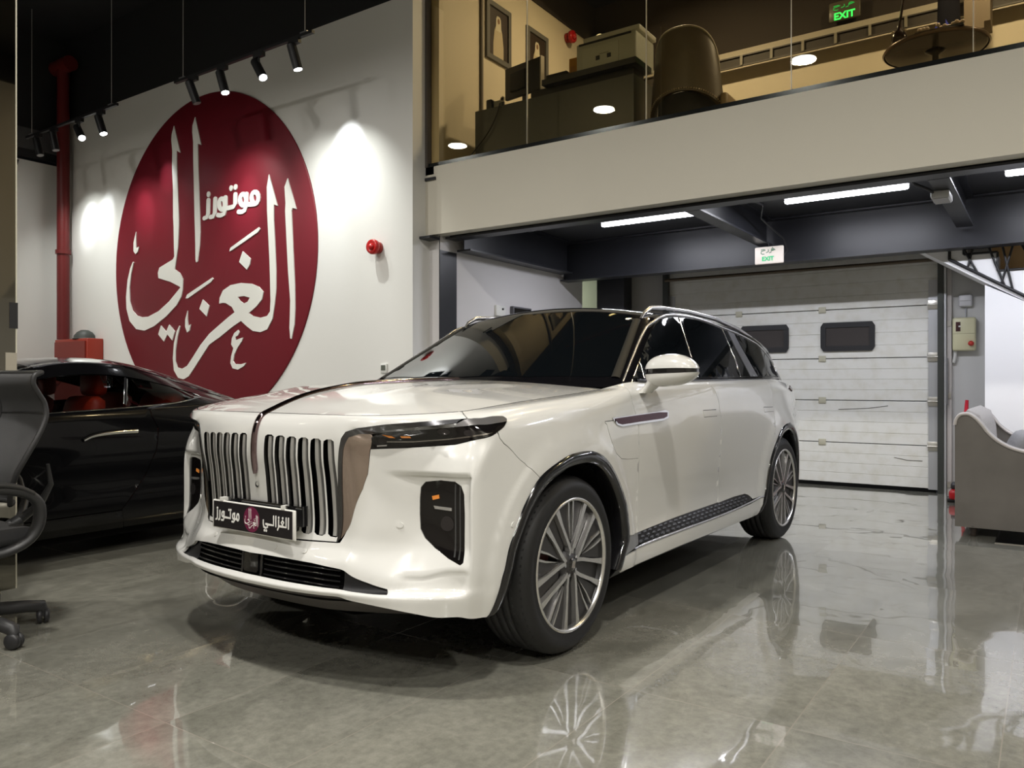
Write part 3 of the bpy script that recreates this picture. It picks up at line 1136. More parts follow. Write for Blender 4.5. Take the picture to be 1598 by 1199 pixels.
# --- fog lamp cluster
cl = skin(BODY, drl, [], 'corner_lamp', LAMPK, X_, off=-.006, th=.004, step=.02, bstep=.01)
for sgn, L in zip((1, -1), cl):
    for nm, poly, m in (('light_bar', [(.822, .505), (.905, .503), (.905, .495), (.828, .497)], LIPW),
                        ('reflector', [(.815, .53), (.845, .535), (.848, .525), (.818, .52)], AMBER),
                        ('divider', [(.917, .57), (.923, .57), (.928, .29), (.922, .29)], mat('lamp_grey', (.05, .05, .05), .2)),
                        ('divider', [(.936, .57), (.941, .56), (.945, .28), (.940, .28)], MATS['lamp_grey']),
                        ('projector', [(.885 + .03 * math.cos(q * PI / 7), .455 + .026 * math.sin(q * PI / 7)) for q in range(14)], MATS['projector_lens'])):
        r = skin(BODY, poly, [], nm, m, L, off=-.003, th=.002, step=.02, bstep=.01, mirror=2)
        bpy.data.objects.remove(r[1 if sgn > 0 else 0])
# --- lower intake slats, radar box
for t0 in (.205, .182, .158, .135):
    strip(BODY, [(.075, t0), (.3, t0 - .002), (.47, t0 - .008)], .010, 'intake_slat', GLOSSB, X_, off=-.022, th=.006)
strip(BODY, [(.062, .232), (.062, .118)], .012, 'intake_post', GLOSSB, X_, off=-.012, th=.004)
skin(BODY, [(0, .222), (.045, .222), (.048, .15), (.040, .135), (0, .135)], [], 'radar_cover', GLOSSB, X_, off=-.008, th=.006, mirror=1, step=.02)
skin(BODY, [(.49, .206), (.575, .196), (.64, .175), (.71, .150), (.72, .093), (.66, .088), (.49, .106)], [], 'intake_blank', PLASTB, X_, off=-.020, th=.004, step=.02)
# --- valance under the lip
mb = MB()
for sg in (1, -1):
    rows = []
    for s_ in np.linspace(0, .80, 26):
        p = BODY([s_], [0.])[0]
        k = max(0, (p[0] - .3) / .7)
        rows.append([(p[0] * sg, p[1] + .005, p[2] - .001), (p[0] * (1 - .03 * k) * sg, p[1] + .05, p[2] - .030 + .012 * k), (p[0] * (1 - .16 * k) * sg, p[1] + .14, .275 + .012 * k), (p[0] * (1 - .28 * k) * sg, p[1] + .4, .235)])
    mb.grid(rows if sg > 0 else rows[::-1])
mb.build('front_valance', mat('valance_grey', (.10, .09, .085), .3), X_)
# --- fender, doors, quarter
flapL = [(1.905, .748), (1.925, .742), (1.97, .673), (2.018, .616), (2.076, .586), (2.149, .577), (2.262, .573)]
flap = flapL + [(2.262, .606), (2.252, .728), (2.24, .7485), (1.93, .7488), (1.907, .7488)]
fl_hole = [(a - .0014, b - .001) for a, b in flapL] + [(2.2635, .571), (2.2655, .606), (2.2555, .7305), (2.243, .7505), (1.93, .7508), (1.903, .7508)]
i_b = archFs.index(min(archFs, key=lambda p: math.hypot(p[0] - 2.142, p[1] - .204)))
fend = [(1.058, .763), (1.068, .7655), (1.105, .778), (1.132, .791), (1.145, .80), (1.137, .815), (1.08, .826), (1.004, .834), (.983, .835), (.991, .88), (1.006, .930), (1.3, .930), (1.7, .930), (2.0, .930)] + [(a - G_, b) for a, b in gap1] + [(2.2, .199)] + archFs[i_f:i_b + 1][::-1] + [(a + G_, b + G_ * .7) for a, b in gapB[:-1]]
skin(BODY, fend, [fl_hole], 'front_fender', PAINT, X_, th=.012, step=.03, bstep=.015)
skin(BODY, [(a + .001, b + .0005) for a, b in flap], [], 'charging_flap', PAINT, X_, th=.008, step=.03, bstep=.012)
fdoor = [(a + G_, b) for a, b in gap1] + [(2.8, .203), (3.42, .205)] + [(a - G_, b) for a, b in gap2[::-1]] + [(2.7, .93)]
skin(BODY, fdoor, [], 'front_door', PAINT, X_, th=.012, step=.035, bstep=.018)
i_r = archRs.index(min(archRs, key=lambda p: math.hypot(p[0] - 4.365, p[1] - .442)))
i_r0 = archRs.index(min(archRs, key=lambda p: math.hypot(p[0] - 4.224, p[1] - .157)))
rdoor = [(a + G_, b) for a, b in gap2] + [(3.7, .208), (3.89, .206), (3.955, .19), (4.017, .155)] + archRs[i_r0:i_r + 1] + [(a - G_, b) for a, b in gap3[::-1]] + [(3.8, .93)]
skin(BODY, rdoor, [], 'rear_door', PAINT, X_, th=.012, step=.035, bstep=.018)
quar = [(a + G_, b) for a, b in gap3] + archRs[i_r + 1:] + [(5.4, 0), (5.9, 0), (float(SCS[-1]) - .002, 0), (float(SCS[-1]) - .002, .93), (5.6, .93), (5.0, .93)]
skin(BODY, quar, [], 'quarter_panel', PAINT, X_, th=.012, step=.045, bstep=.022)
# --- sill, honeycomb insert, silver plate, chrome strip
skin(BODY, [(2.054, .05), (2.09, .112), (2.26, .121), (2.8, .121), (3.41, .120), (3.95, .128), (4.2, .147), (4.16, .083), (4.105, .038), (3.4, .05), (2.77, .056)], [], 'sill_panel', PAINT, X_, off=.004, th=.012, step=.03)
skin(BODY, [(2.03, .05), (2.77, .056), (3.4, .05), (4.11, .038), (4.1, .0), (2.03, .0)], [], 'sill_lower', PLASTB, X_, off=-.012, th=.006, step=.03)
hon = [(2.28, .197), (2.828, .201), (3.479, .205), (3.87, .204), (3.94, .192), (4.01, .150), (3.411, .134), (2.775, .135), (2.263, .138)]
hp = skin(BODY, hon, [], 'sill_insert', mat('insert_black', (.012, .012, .014), .3), X_, off=-.004, th=.006, step=.03, bstep=.015)
HONP = np.array(hon)
for sg, O in zip((1, -1), hp):
    mb = MB()
    s_ = 2.30
    r_ = 0
    while s_ < 3.96:
        for j in range(3):
            t_ = .147 + j * .0195
            q = s_ + (j % 2) * .034
            if inpoly(np.array([[q, t_]]), hon)[0] and inpoly(np.array([[q + .02, t_ + .006]]), hon)[0]:
                ring = [(q + .028 * math.cos(a * PI / 3), t_ + .0085 * math.sin(a * PI / 3)) for a in range(6)]
                c = BODY([q], [t_])[0]
                R = BODY([p[0] for p in ring], [p[1] for p in ring])
                mb.add([((c[0] + .003) * sg, c[1], c[2])] + [((p[0] - .003) * sg, p[1], p[2]) for p in R], [(0, 1 + k, 1 + (k + 1) % 6) if sg > 0 else (0, 1 + (k + 1) % 6, 1 + k) for k in range(6)])
        s_ += .068
    mb.build('hexagon_relief', mat('relief_black', (.010, .010, .012), .38), O)
skin(BODY, [(2.138, .200), (2.272, .196), (2.262, .138), (2.20, .13), (2.10, .116)], [], 'sill_badge_plate', mat('plate_silver', (.40, .41, .43), .3, .7), X_, off=.001, th=.006, step=.02)
strip(BODY, [(2.2, .1265), (2.5, .1285), (2.772, .128), (3.409, .127), (3.95, .139), (4.2, .153)], .011, 'sill_chrome', LIPW, X_, off=.004, th=.005, n=8, wfun=lambda q: .004 + .010 * min(1, q * 12) * (1 - .45 * q))
# --- wing vent, handles
vent = [(1.975, .756), (2.216, .757), (2.487, .759), (2.576, .761), (2.622, .757), (2.615, .744), (2.556, .739), (2.277, .736), (2.07, .733), (2.02, .739)]
vo = skin(BODY, vent, [], 'fender_vent', CHROME, X_, off=.005, th=.007, step=.02, bstep=.01)
for sgn, L in zip((1, -1), vo):
    r = skin(BODY, [(1.992, .754), (2.5, .7575), (2.600, .756), (2.597, .748), (2.552, .7440), (2.277, .7415), (2.07, .7388), (2.035, .7425)], [], 'vent_inlay', mat('vent_maroon', (.05, .012, .02), .08, .8), L, off=.007, th=.002, step=.02, bstep=.01)
    bpy.data.objects.remove(r[1 if sgn > 0 else 0])
for hx in ([(3.115, .7525), (3.325, .7515), (3.335, .737), (3.13, .7375)], [(4.225, .749), (4.435, .748), (4.445, .735), (4.24, .7355)]):
    skin(BODY, hx, [], 'door_handle', PAINT, X_, off=.0015, th=.003, step=.03, bstep=.012)
    strip(BODY, [hx[3], hx[2]], .0022, 'handle_gap', MATTEB, X_, off=.0008, th=.0006)
    strip(BODY, [hx[0], hx[1]], .0022, 'handle_gap', MATTEB, X_, off=.0008, th=.0006)
for s_, t_ in ((.695, .444), (1.158, .424), (.298, .27), (.14, .27)):
    skin(BODY, [(s_ + .011 * math.cos(q * PI / 7), t_ + .011 * math.sin(q * PI / 7)) for q in range(14)], [], 'parking_sensor', PAINT, X_, off=.0035, th=.004, step=.03, bstep=.01)
skin(BODY, [(5.02, .806), (5.10, .812), (5.26, .842), (5.30, .842), (5.30, .825), (5.10, .792)], [], 'tail_lamp', mat('tail_red', (.05, .004, .004), .1), X_, off=.006, th=.008, step=.03)
# --- arch cladding and liners
for arc, hub, nm in ((archFs, (0., .3895), 'F'), (archRs, (3.11, .3895), 'R')):
    A = BODY([p[0] for p in arc], [p[1] for p in arc])
    for sg in (1, -1):
        rows = []
        lin = []
        for p in A:
            d = np.array([hub[0] - p[1], hub[1] - p[2]])
            L_ = np.linalg.norm(d)
            d = d / L_
            k = .052 + max(0, L_ - .50) * .35
            q1 = (p[0] + .006, p[1] + d[0] * -.003, p[2] - d[1] * .003)
            q2 = (p[0] + .012, p[1] + d[0] * k * .35, p[2] + d[1] * k * .35)
            q3 = (p[0] + .006, p[1] + d[0] * k * .9, p[2] + d[1] * k * .9)
            q4 = (p[0] - .004, p[1] + d[0] * k, p[2] + d[1] * k)
            q5 = (p[0] - .06, p[1] + d[0] * k, p[2] + d[1] * k)
            q0 = (p[0] - .02, p[1], p[2])
            rows.append([(x * sg, y, z) for x, y, z in (q0, q1, q2, q3, q4, q5)])
            lin.append([(x * sg, y, z) for x, y, z in (q5, (.52, q5[1], q5[2]))])
        MB().grid(rows if sg > 0 else rows[::-1]).build('arch_cladding', TRIMK, X_)
        mb = MB().grid(lin if sg > 0 else lin[::-1])
        cap = [r[1] for r in lin]
        c = (.52 * sg, hub[0], hub[1])
        mb.add([c] + cap, [(0, i + 1, i + 2) for i in range(len(cap) - 1)])
        mb.build('wheel_liner', MATTEB, X_)
# --- hood
hb = [tuple(p) for p in _seam[:, :2]]
hb = [p for p in hb if p[1] < .50]
ho = []
for i, p in enumerate(hb):
    a = np.array(hb[max(i - 1, 0)])
    b = np.array(hb[min(i + 1, len(hb) - 1)])
    d = (b - a) / (np.linalg.norm(b - a) + 1e-9)
    n = np.array([-d[1], d[0]])
    q = np.array(p) + n * .0045
    ho.append((max(q[0], 0) if i else 0., float(q[1])))
ho = ho[::2] + [(.838, .52), (.80, .575)] + [(u, .365 + .20 * (u / .785)**2) for u in (.7, .55, .4, .2, 0)]
full = [(-a, b) for a, b in ho[::-1][1:]]
full = ho + [(-a, b) for a, b in ho[::-1] if a > 1e-6]
skin(HOOD, full, [], 'bonnet', PAINT, X_, th=.008, step=.035, bstep=.03, mirror=0)
strip(BODY, [(.995, .9275), (1.3, .928), (1.7, .928), (2.05, .928), (2.125, .926)], .0036, 'panel_gap', MATTEB, X_, off=.0006, th=.0005, n=8)
strip(BODY, [(0.02, .928), (.5, .928), (.8, .928), (.985, .927)], .0036, 'panel_gap', MATTEB, X_, off=.0006, th=.0005, n=8)
# --- greenhouse shell (roof and pillars)
rows = []
VV = np.concatenate([np.linspace(.36, 1.4, 53), np.linspace(1.45, 4.08, 50)])
for v in VV:
    u = np.linspace(1.0, 0, 700)
    z = GH(u, np.full(700, v))
    k = z > 1.165
    if k.sum() < 5:
        continue
    P = np.stack([u[k], np.full(k.sum(), v), z[k]], 1)
    L = np.concatenate([[0], np.cumsum(np.linalg.norm(P[1:] - P[:-1], axis=1))])
    q = np.linspace(0, L[-1], 44)
    rows.append([tuple(np.interp(q_, L, P[:, d]) for d in range(3)) for q_ in q])
full_rows = [r + [(-p[0], p[1], p[2]) for p in r[::-1][1:]] for r in rows]
MB().grid(full_rows[::-1]).build('cabin_roof', mat('roof_black', (.004, .004, .005), .07, spec=.4), X_, 'gloss black roof and pillars')
ws = [(0, .435), (.4, .487), (.72, .602), (.80, .645), (.825, .68), (.66, 1.235), (.635, 1.275), (.601, 1.300), (.375, 1.278), (.109, 1.258), (0, 1.255)]
skin(GTOP, ws[:] + [(-a, b) for a, b in ws[::-1] if a > 0], [], 'windscreen', DGLASS, X_, off=.003, th=.004, step=.06, bstep=.04, mirror=0)
for sg in (1, -1):
    o = strip(GTOP, [(.842 * sg, .655), (.80 * sg, .80), (.735 * sg, 1.02), (.662 * sg, 1.262)], .045, 'pillar_cover', mat('pillar_grey', (.022, .021, .018), .6, spec=.2), X_, off=.005, th=.005, mirror=0)[0]
wch = [(.640, 1.192), (.74, 1.25), (.858, 1.318), (1.146, 1.481), (1.217, 1.519), (1.272, 1.544), (1.35, 1.57), (1.449, 1.591), (1.65, 1.612), (1.945, 1.618), (2.132, 1.605), (2.385, 1.578), (2.666, 1.547), (2.91, 1.51), (3.107, 1.466), (3.221, 1.412), (3.325, 1.338), (3.335, 1.29), (3.311, 1.236)]
wcs = spl(wch, 5)
_w = np.array(wcs)
_wu = GU(_w[:, 0], _w[:, 1])
for sg in (1, -1):
    MB().tube([(sg * (u + .003), v, z) for u, (v, z) in zip(_wu, wcs)], [.0065 + .0055 * math.exp(-((v - 1.45) / .5)**2) for v, z in wcs], n=8, flat=(1.1, .7)).build('window_chrome', LIPW, X_)
strip(GSIDE, [(.72, 1.199), (1.5, 1.203), (2.5, 1.212), (3.311, 1.228)], .014, 'window_sill_trim', TRIMK, X_, off=.004, th=.004, n=10)


def under(a, b, dz=.016):      # top edge of the daylight opening between two v
    return [(p[0], p[1] - dz) for p in wcs if a < p[0] < b and p[1] > 1.25]


sz = lambda v: 1.209 + .0115 * (v - .6)
fw = [(.83, sz(.83))] + [(.87, 1.30)] + under(.90, 1.63)[:] + [(1.655, 1.595), (1.62, 1.5), (1.585, 1.397), (1.55, 1.296), (1.53, sz(1.53))]
skin(GSIDE, fw, [], 'side_window', DGLASS, X_, off=.003, th=.004, step=.05, bstep=.03)
skin(GSIDE, [(.70, sz(.66)), (.845, 1.282), (.80, sz(.80))], [], 'side_window', DGLASS, X_, off=.003, th=.004, step=.05, bstep=.03)
rw = [(1.60, sz(1.6)), (1.62, 1.296), (1.66, 1.397), (1.70, 1.5), (1.75, 1.597)] + under(1.78, 2.36) + [(2.37, 1.565), (2.36, 1.42), (2.33, 1.29), (2.30, sz(2.3))]
skin(GSIDE, rw, [], 'side_window', DGLASS, X_, off=.003, th=.004, step=.05, bstep=.03)
skin(GSIDE, [(2.325, sz(2.3)), (2.355, 1.29), (2.385, 1.42), (2.395, 1.56), (2.45, 1.552), (2.46, 1.426), (2.505, sz(2.5))], [], 'side_window', DGLASS, X_, off=.003, th=.004, step=.05, bstep=.03)
strip(GSIDE, [(2.312, sz(2.3)), (2.343, 1.29), (2.373, 1.42), (2.384, 1.565)], .006, 'window_divider', MATS['dim_chrome'], X_, off=.004, th=.003)
strip(GSIDE, [(1.555, sz(1.5)), (1.575, 1.296), (1.61, 1.397), (1.645, 1.5), (1.68, 1.597)], .005, 'window_divider', MATS['dim_chrome'], X_, off=.004, th=.003)
strip(GSIDE, [(.815, sz(.8)), (.855, 1.295)], .006, 'window_divider', MATS['dim_chrome'], X_, off=.004, th=.003)
skin(GSIDE, [(2.522, sz(2.5)), (2.478, 1.43), (2.468, 1.552), (2.585, 1.540), (2.60, 1.46), (2.675, sz(2.6))], [], 'pillar_trim', mat('pillar_silver', (.22, .22, .23), .3, .9, bump=(70, .5, .004)), X_, off=.006, th=.006, step=.05, bstep=.03)
qw = [(2.70, sz(2.7)), (2.63, 1.45), (2.615, 1.538)] + under(2.68, 3.32)[:] + [(3.312, 1.29), (3.29, sz(3.3))]
skin(GSIDE, qw, [], 'side_window', DGLASS, X_, off=.003, th=.004, step=.05, bstep=.03)
# --- roof rails
for sg in (1, -1):
    pts = [(1.29, 0, -.004), (1.33, .0, .015), (1.42, 0, .030), (1.6, 0, .034), (2.0, 0, .034), (2.5, 0, .034), (3.0, 0, .032), (3.3, 0, .026), (3.5, 0, .006), (3.58, 0, -.006)]
    P = [(sg * (.675 - .02 * max(0, (v - 2.4))), v, float(GH(np.array([.675 - .02 * max(0, v - 2.4)]), np.array([v]))[0]) + dz) for v, _, dz in pts]
    MB().tube(P, [.010, .014] + [.016] * 6 + [.013, .008], n=10, flat=(1, .8)).build('roof_rail', LIPW, X_)
# --- wing mirrors
for sg in (1,):
    c = (1.135, .70, 1.245)

    def mpt(a, b, k=1.):
        ca, sa = math.cos(a), math.sin(a)
        cb, sb = math.cos(b), math.sin(b)
        f = lambda x, e: math.copysign(abs(x)**e, x)
        x = f(ca, .75) * f(cb, .8) * .142
        y = f(sa, .8) * f(cb, .8) * .085
        z = f(sb, .85) * (.088 if sb > 0 else .073)
        # taper towards the tip, drop the inner end
        if x > 0:
            z *= 1 - .28 * (x / .142)**2
        else:
            z = z if z > 0 else z * (1 + .25 * (x / -.142))
        return ((c[0] + x * k) * sg, c[1] + y * k - .06 * x, c[2] + z * k + .02 * x)
    def patch(b0, b1, n, k=1.):
        rows = [[mpt(2 * PI * i / 36, b, k) for i in range(36)] for b in np.linspace(b0, b1, n)]
        m = MB().grid(rows if sg > 0 else [r[::-1] for r in rows], closed_u=True)
        return m
    mr = patch(-PI / 2 + .01, -.10, 12).build('mirror_housing', PAINT, X_)
    patch(.13, PI / 2 - .01, 12).build('mirror_cap', PAINT, mr)
    patch(-.12, .15, 4, .975).build('mirror_band', GLOSSB, mr)
    ft = MB()
    ft.grid([[(sg * (x + .018 * math.cos(t) * wx), y + .065 * math.sin(t) * wy, z) for t in np.linspace(0, 2 * PI, 17)] for x, y, z, wx, wy in ((.985, .71, 1.135, 1.7, .75), (1.005, .71, 1.155, 1.9, .78), (1.03, .71, 1.18, 2.3, .85), (1.07, .705, 1.215, 3.0, .95))][::sg])
    ft.build('mirror_foot', PAINT, mr)
# --- number plate on its bracket
pl = bx(-.255, .288, -.955, -.945, .567, .687, .004)
pl = pl.build('number_plate', mat('plate_white', (.75, .74, .70), .4), X_, 'white-edged black dealer plate')
MB().box(-.243, .275, -.957, -.954, .572, .682).build('plate_face', mat('plate_black', (.012, .010, .012), .3), pl)
MB().box(-.20, .30, -.93, -.90, .62, .70).box(-.13, -.11, -.95, -.92, .68, .70).box(.22, .24, -.95, -.92, .68, .70).build('plate_bracket', GLOSSB, X_)
MB().box(-.20, -.178, -.957, -.93, .685, .700).build('plate_clip', MATS['plate_white'], pl)
MB().box(.205, .227, -.957, -.93, .685, .700).build('plate_clip', MATS['plate_white'], pl)
# --- lettering data (traced in metres on its own plane)
LOGO=[[(-0.647,1.798),(-0.507,1.422),(-0.586,1.463),(-0.58,1.261),(-0.554,0.881),(-0.536,0.586),(-0.536,0.469),(-0.56,0.199),(-0.613,-0.012),(-0.627,-0.079),(-0.52,-0.136),(-0.447,-0.22),(-0.454,-0.355),(-0.487,-0.45),(-0.586,-0.551),(-0.823,-0.687),(-1.102,-0.804),(-1.334,-0.856),(-1.536,-0.828),(-1.703,-0.707),(-1.779,-0.537),(-1.79,-0.37),(-1.752,-0.143),(-1.685,0.018),(-1.617,0.105),(-1.602,0.093),(-1.666,-0.067),(-1.703,-0.251),(-1.692,-0.438),(-1.628,-0.566),(-1.517,-0.643),(-1.389,-0.67),(-1.244,-0.671),(-0.996,-0.608),(-0.755,-0.493),(-0.536,-0.349),(-0.503,-0.328),(-0.52,-0.315),(-0.721,-0.239),(-1.003,-0.168),(-1.014,-0.097),(-0.979,-0.03),(-0.67,0.052),(-0.637,0.088),(-0.647,0.207),(-0.654,0.482),(-0.664,0.601),(-0.666,0.959),(-0.688,1.277),(-0.683,1.466),(-0.705,1.621),(-0.696,1.696)],[(-0.184,1.823),(-0.055,1.447),(-0.126,1.474),(-0.116,1.189),(-0.096,0.819),(-0.083,0.532),(-0.077,0.342),(-0.089,0.172),(-0.131,-0.024),(-0.162,-0.031),(-0.175,0.008),(-0.178,0.2),(-0.188,0.43),(-0.194,0.546),(-0.208,0.957),(-0.223,1.328),(-0.223,1.513),(-0.243,1.639),(-0.239,1.725)],[(1.264,0.879),(1.417,0.489),(1.35,0.513),(1.351,0.437),(1.351,0.332),(1.37,0.086),(1.391,-0.265),(1.391,-0.474),(1.365,-0.646),(1.325,-0.819),(1.231,-0.938),(1.108,-0.965),(0.969,-0.946),(0.857,-0.887),(0.743,-0.816),(0.569,-0.885),(0.332,-0.996),(0.118,-1.083),(0.089,-1.106),(-0.052,-1.235),(-0.194,-1.367),(-0.323,-1.481),(-0.437,-1.519),(-0.553,-1.499),(-0.647,-1.401),(-0.67,-1.244),(-0.647,-1.048),(-0.586,-0.893),(-0.527,-0.822),(-0.513,-0.834),(-0.57,-0.972),(-0.613,-1.147),(-0.613,-1.284),(-0.57,-1.363),(-0.47,-1.383),(-0.356,-1.346),(-0.226,-1.232),(-0.067,-1.083),(0.118,-0.948),(0.301,-0.856),(0.51,-0.754),(0.622,-0.705),(0.569,-0.638),(0.451,-0.585),(0.377,-0.576),(0.317,-0.583),(0.326,-0.513),(0.392,-0.425),(0.54,-0.37),(0.743,-0.357),(0.941,-0.381),(1.08,-0.426),(1.163,-0.493),(1.135,-0.58),(1.025,-0.663),(0.891,-0.727),(0.969,-0.767),(1.108,-0.795),(1.231,-0.779),(1.284,-0.729),(1.293,-0.607),(1.284,-0.344),(1.271,-0.079),(1.244,0.274),(1.231,0.452),(1.226,0.733)],[(1.594,0.783),(1.741,0.412),(1.677,0.432),(1.66,0.399),(1.67,0.227),(1.698,-0.204),(1.716,-0.461),(1.721,-0.717),(1.708,-0.905),(1.66,-1.062),(1.639,-1.056),(1.626,-0.936),(1.639,-0.627),(1.601,-0.281),(1.575,0.065),(1.551,0.412),(1.557,0.502),(1.539,0.69)],[(0.519,0.044),(0.54,0.088),(1.08,0.279),(1.102,0.255),(1.067,0.223),(0.569,0.054)],[(0.777,0.023),(0.927,-0.08),(0.913,-0.146),(0.857,-0.207),(0.709,-0.101)],[(-0.388,-0.475),(-0.356,-0.429),(0.181,-0.248),(0.197,-0.268),(0.151,-0.302),(-0.339,-0.478)],[(-0.02,-0.511),(0.114,-0.6),(0.058,-0.729),(-0.093,-0.626)],[(-1.543,0.51),(-1.543,0.376),(-1.536,0.283),(-1.469,0.297),(-1.499,0.228),(-1.554,0.202),(-1.602,0.248),(-1.602,0.362)],[(-0.944,-0.804),(-0.823,-0.889),(-0.755,-0.798),(-0.627,-0.892),(-0.687,-1.008),(-0.796,-0.925),(-0.875,-1.018),(-1.007,-0.918)],[(-0.346,-0.636),(-0.349,-0.748),(-0.33,-0.835),(-0.275,-0.813),(-0.307,-0.894),(-0.356,-0.917),(-0.398,-0.842),(-0.395,-0.746)],[(0.691,-0.921),(0.714,-0.951),(0.685,-0.99),(0.633,-1.006),(0.642,-1.046),(0.729,-1.027),(0.786,-1.016),(0.757,-1.064),(0.671,-1.144),(0.613,-1.224),(0.593,-1.297),(0.628,-1.334),(0.743,-1.339),(0.843,-1.323),(0.8,-1.363),(0.685,-1.404),(0.584,-1.388),(0.54,-1.324),(0.554,-1.242),(0.598,-1.142),(0.554,-1.095),(0.569,-1.022),(0.613,-0.96)]]
LHOLE=[(0.677,-0.522),(0.8,-0.519),(0.913,-0.545),(0.871,-0.591),(0.8,-0.609),(0.729,-0.574)]
MOT=[[(1.07,0.627),(1.064,0.597),(1.046,0.575),(1.021,0.564),(0.992,0.568),(0.967,0.585),(0.949,0.612),(0.943,0.644),(0.949,0.674),(0.967,0.696),(0.992,0.706),(1.021,0.702),(1.046,0.685),(1.064,0.658),(1.07,0.627)],[(1.007,0.564),(0.891,0.571),(0.833,0.592)],[(0.841,0.636),(0.835,0.608),(0.819,0.587),(0.796,0.577),(0.769,0.58),(0.746,0.596),(0.729,0.622),(0.723,0.651),(0.729,0.68),(0.746,0.701),(0.769,0.71),(0.796,0.707),(0.819,0.691),(0.835,0.666),(0.841,0.636)],[(0.845,0.702),(0.841,0.567),(0.812,0.512),(0.766,0.499),(0.698,0.508)],[(0.634,0.728),(0.63,0.615),(0.6,0.582),(0.483,0.58),(0.422,0.599)],[(0.426,0.636),(0.42,0.607),(0.404,0.586),(0.381,0.575),(0.356,0.579),(0.333,0.595),(0.317,0.62),(0.311,0.651),(0.317,0.68),(0.333,0.702),(0.356,0.712),(0.381,0.708),(0.404,0.692),(0.42,0.666),(0.426,0.636)],[(0.439,0.716),(0.439,0.575),(0.413,0.518),(0.351,0.506),(0.289,0.517)],[(0.231,0.727),(0.222,0.552),(0.19,0.512),(0.136,0.51)],[(0.092,0.729),(0.086,0.558),(0.058,0.517),(0.008,0.511)]]
MOTD=[(0.552,0.814),(0.638,0.816),(0.095,0.801)]
PMOT=[[(-0.0651,0.6264),(-0.0659,0.6203),(-0.068,0.6152),(-0.0712,0.6122),(-0.0747,0.6119),(-0.0778,0.6142),(-0.08,0.6189),(-0.0808,0.6248),(-0.08,0.6309),(-0.0778,0.6359),(-0.0747,0.6389),(-0.0712,0.6393),(-0.068,0.6369),(-0.0659,0.6323),(-0.0651,0.6264)],[(-0.0767,0.6169),(-0.0949,0.6169)],[(-0.0949,0.628),(-0.0955,0.6229),(-0.0974,0.6187),(-0.1002,0.6162),(-0.1032,0.6159),(-0.106,0.6178),(-0.1079,0.6217),(-0.1086,0.6267),(-0.1079,0.6318),(-0.106,0.636),(-0.1032,0.6385),(-0.1002,0.6388),(-0.0974,0.6368),(-0.0955,0.633),(-0.0949,0.628)],[(-0.0946,0.6401),(-0.0949,0.6113),(-0.101,0.6042),(-0.1132,0.6039)],[(-0.1239,0.6419),(-0.1239,0.6168),(-0.1625,0.6176)],[(-0.1695,0.63),(-0.1702,0.6255),(-0.1722,0.6217),(-0.175,0.6194),(-0.1781,0.6191),(-0.181,0.6208),(-0.1829,0.6242),(-0.1836,0.6287),(-0.1829,0.6332),(-0.181,0.637),(-0.1781,0.6393),(-0.175,0.6396),(-0.1722,0.6379),(-0.1702,0.6345),(-0.1695,0.63)],[(-0.168,0.6396),(-0.1688,0.6132),(-0.1734,0.6043),(-0.186,0.6044)],[(-0.1978,0.6424),(-0.1985,0.6131),(-0.2017,0.6047),(-0.2072,0.6037)],[(-0.2156,0.6426),(-0.2159,0.6123),(-0.2191,0.6053),(-0.2263,0.6037)]]
PMOTD=[(-0.2159,0.6525),(-0.1339,0.6512),(-0.1216,0.6515)]
PGH=[[(0.2535,0.6533),(0.2531,0.6134)],[(0.2394,0.6528),(0.2391,0.6162),(0.2141,0.6173),(0.1947,0.6176)],[(0.217,0.6401),(0.2244,0.6341),(0.217,0.6243),(0.2089,0.6325),(0.217,0.6401)],[(0.217,0.6248),(0.217,0.6171)],[(0.1929,0.6405),(0.1929,0.6117),(0.1865,0.6023)],[(0.1755,0.6532),(0.1755,0.6146)],[(0.1614,0.6527),(0.1609,0.6165),(0.1267,0.6167),(0.1121,0.6176)],[(0.1236,0.6164),(0.1228,0.6061),(0.1113,0.6015),(0.0997,0.6046),(0.0962,0.616),(0.0962,0.6306)]]
PGHD=[(0.2178,0.6507),(0.1929,0.6506),(0.1036,0.5909),(0.1152,0.5907)]

fnp = lambda a, b, d: (a, -.957 - d, b)
mb = MB()
for st in PMOT + PGH:
    mb.ribbon(st, .0062, fnp, 0, .0012, .0085)
for a, b in PMOTD + PGHD:
    mb.prism([(a + .0045 * math.cos(q * PI / 5), b + .0055 * math.sin(q * PI / 5)) for q in range(10)], fnp, 0, .0012)
mb.build('plate_lettering', mat('letter_white', (.85, .84, .80), .5), pl)
mb = MB().prism([(.019 + .052 * math.cos(q * PI / 18), .626 + .052 * math.sin(q * PI / 18)) for q in range(36)], fnp, 0, .0008)
mb.build('plate_disc', mat('plate_maroon', (.15, .012, .05), .4), pl)
mb = MB()
for i, L in enumerate(LOGO):
    k = .052 / 2.07
    q = [(.019 + a * k, .626 + b * k) for a, b in L]
    mb.prism(q, fnp, .0008, .0016, holes=[[(.019 + a * k, .626 + b * k) for a, b in LHOLE]] if i == 2 else ())
mb.build('plate_calligraphy', MATS['letter_white'], pl)

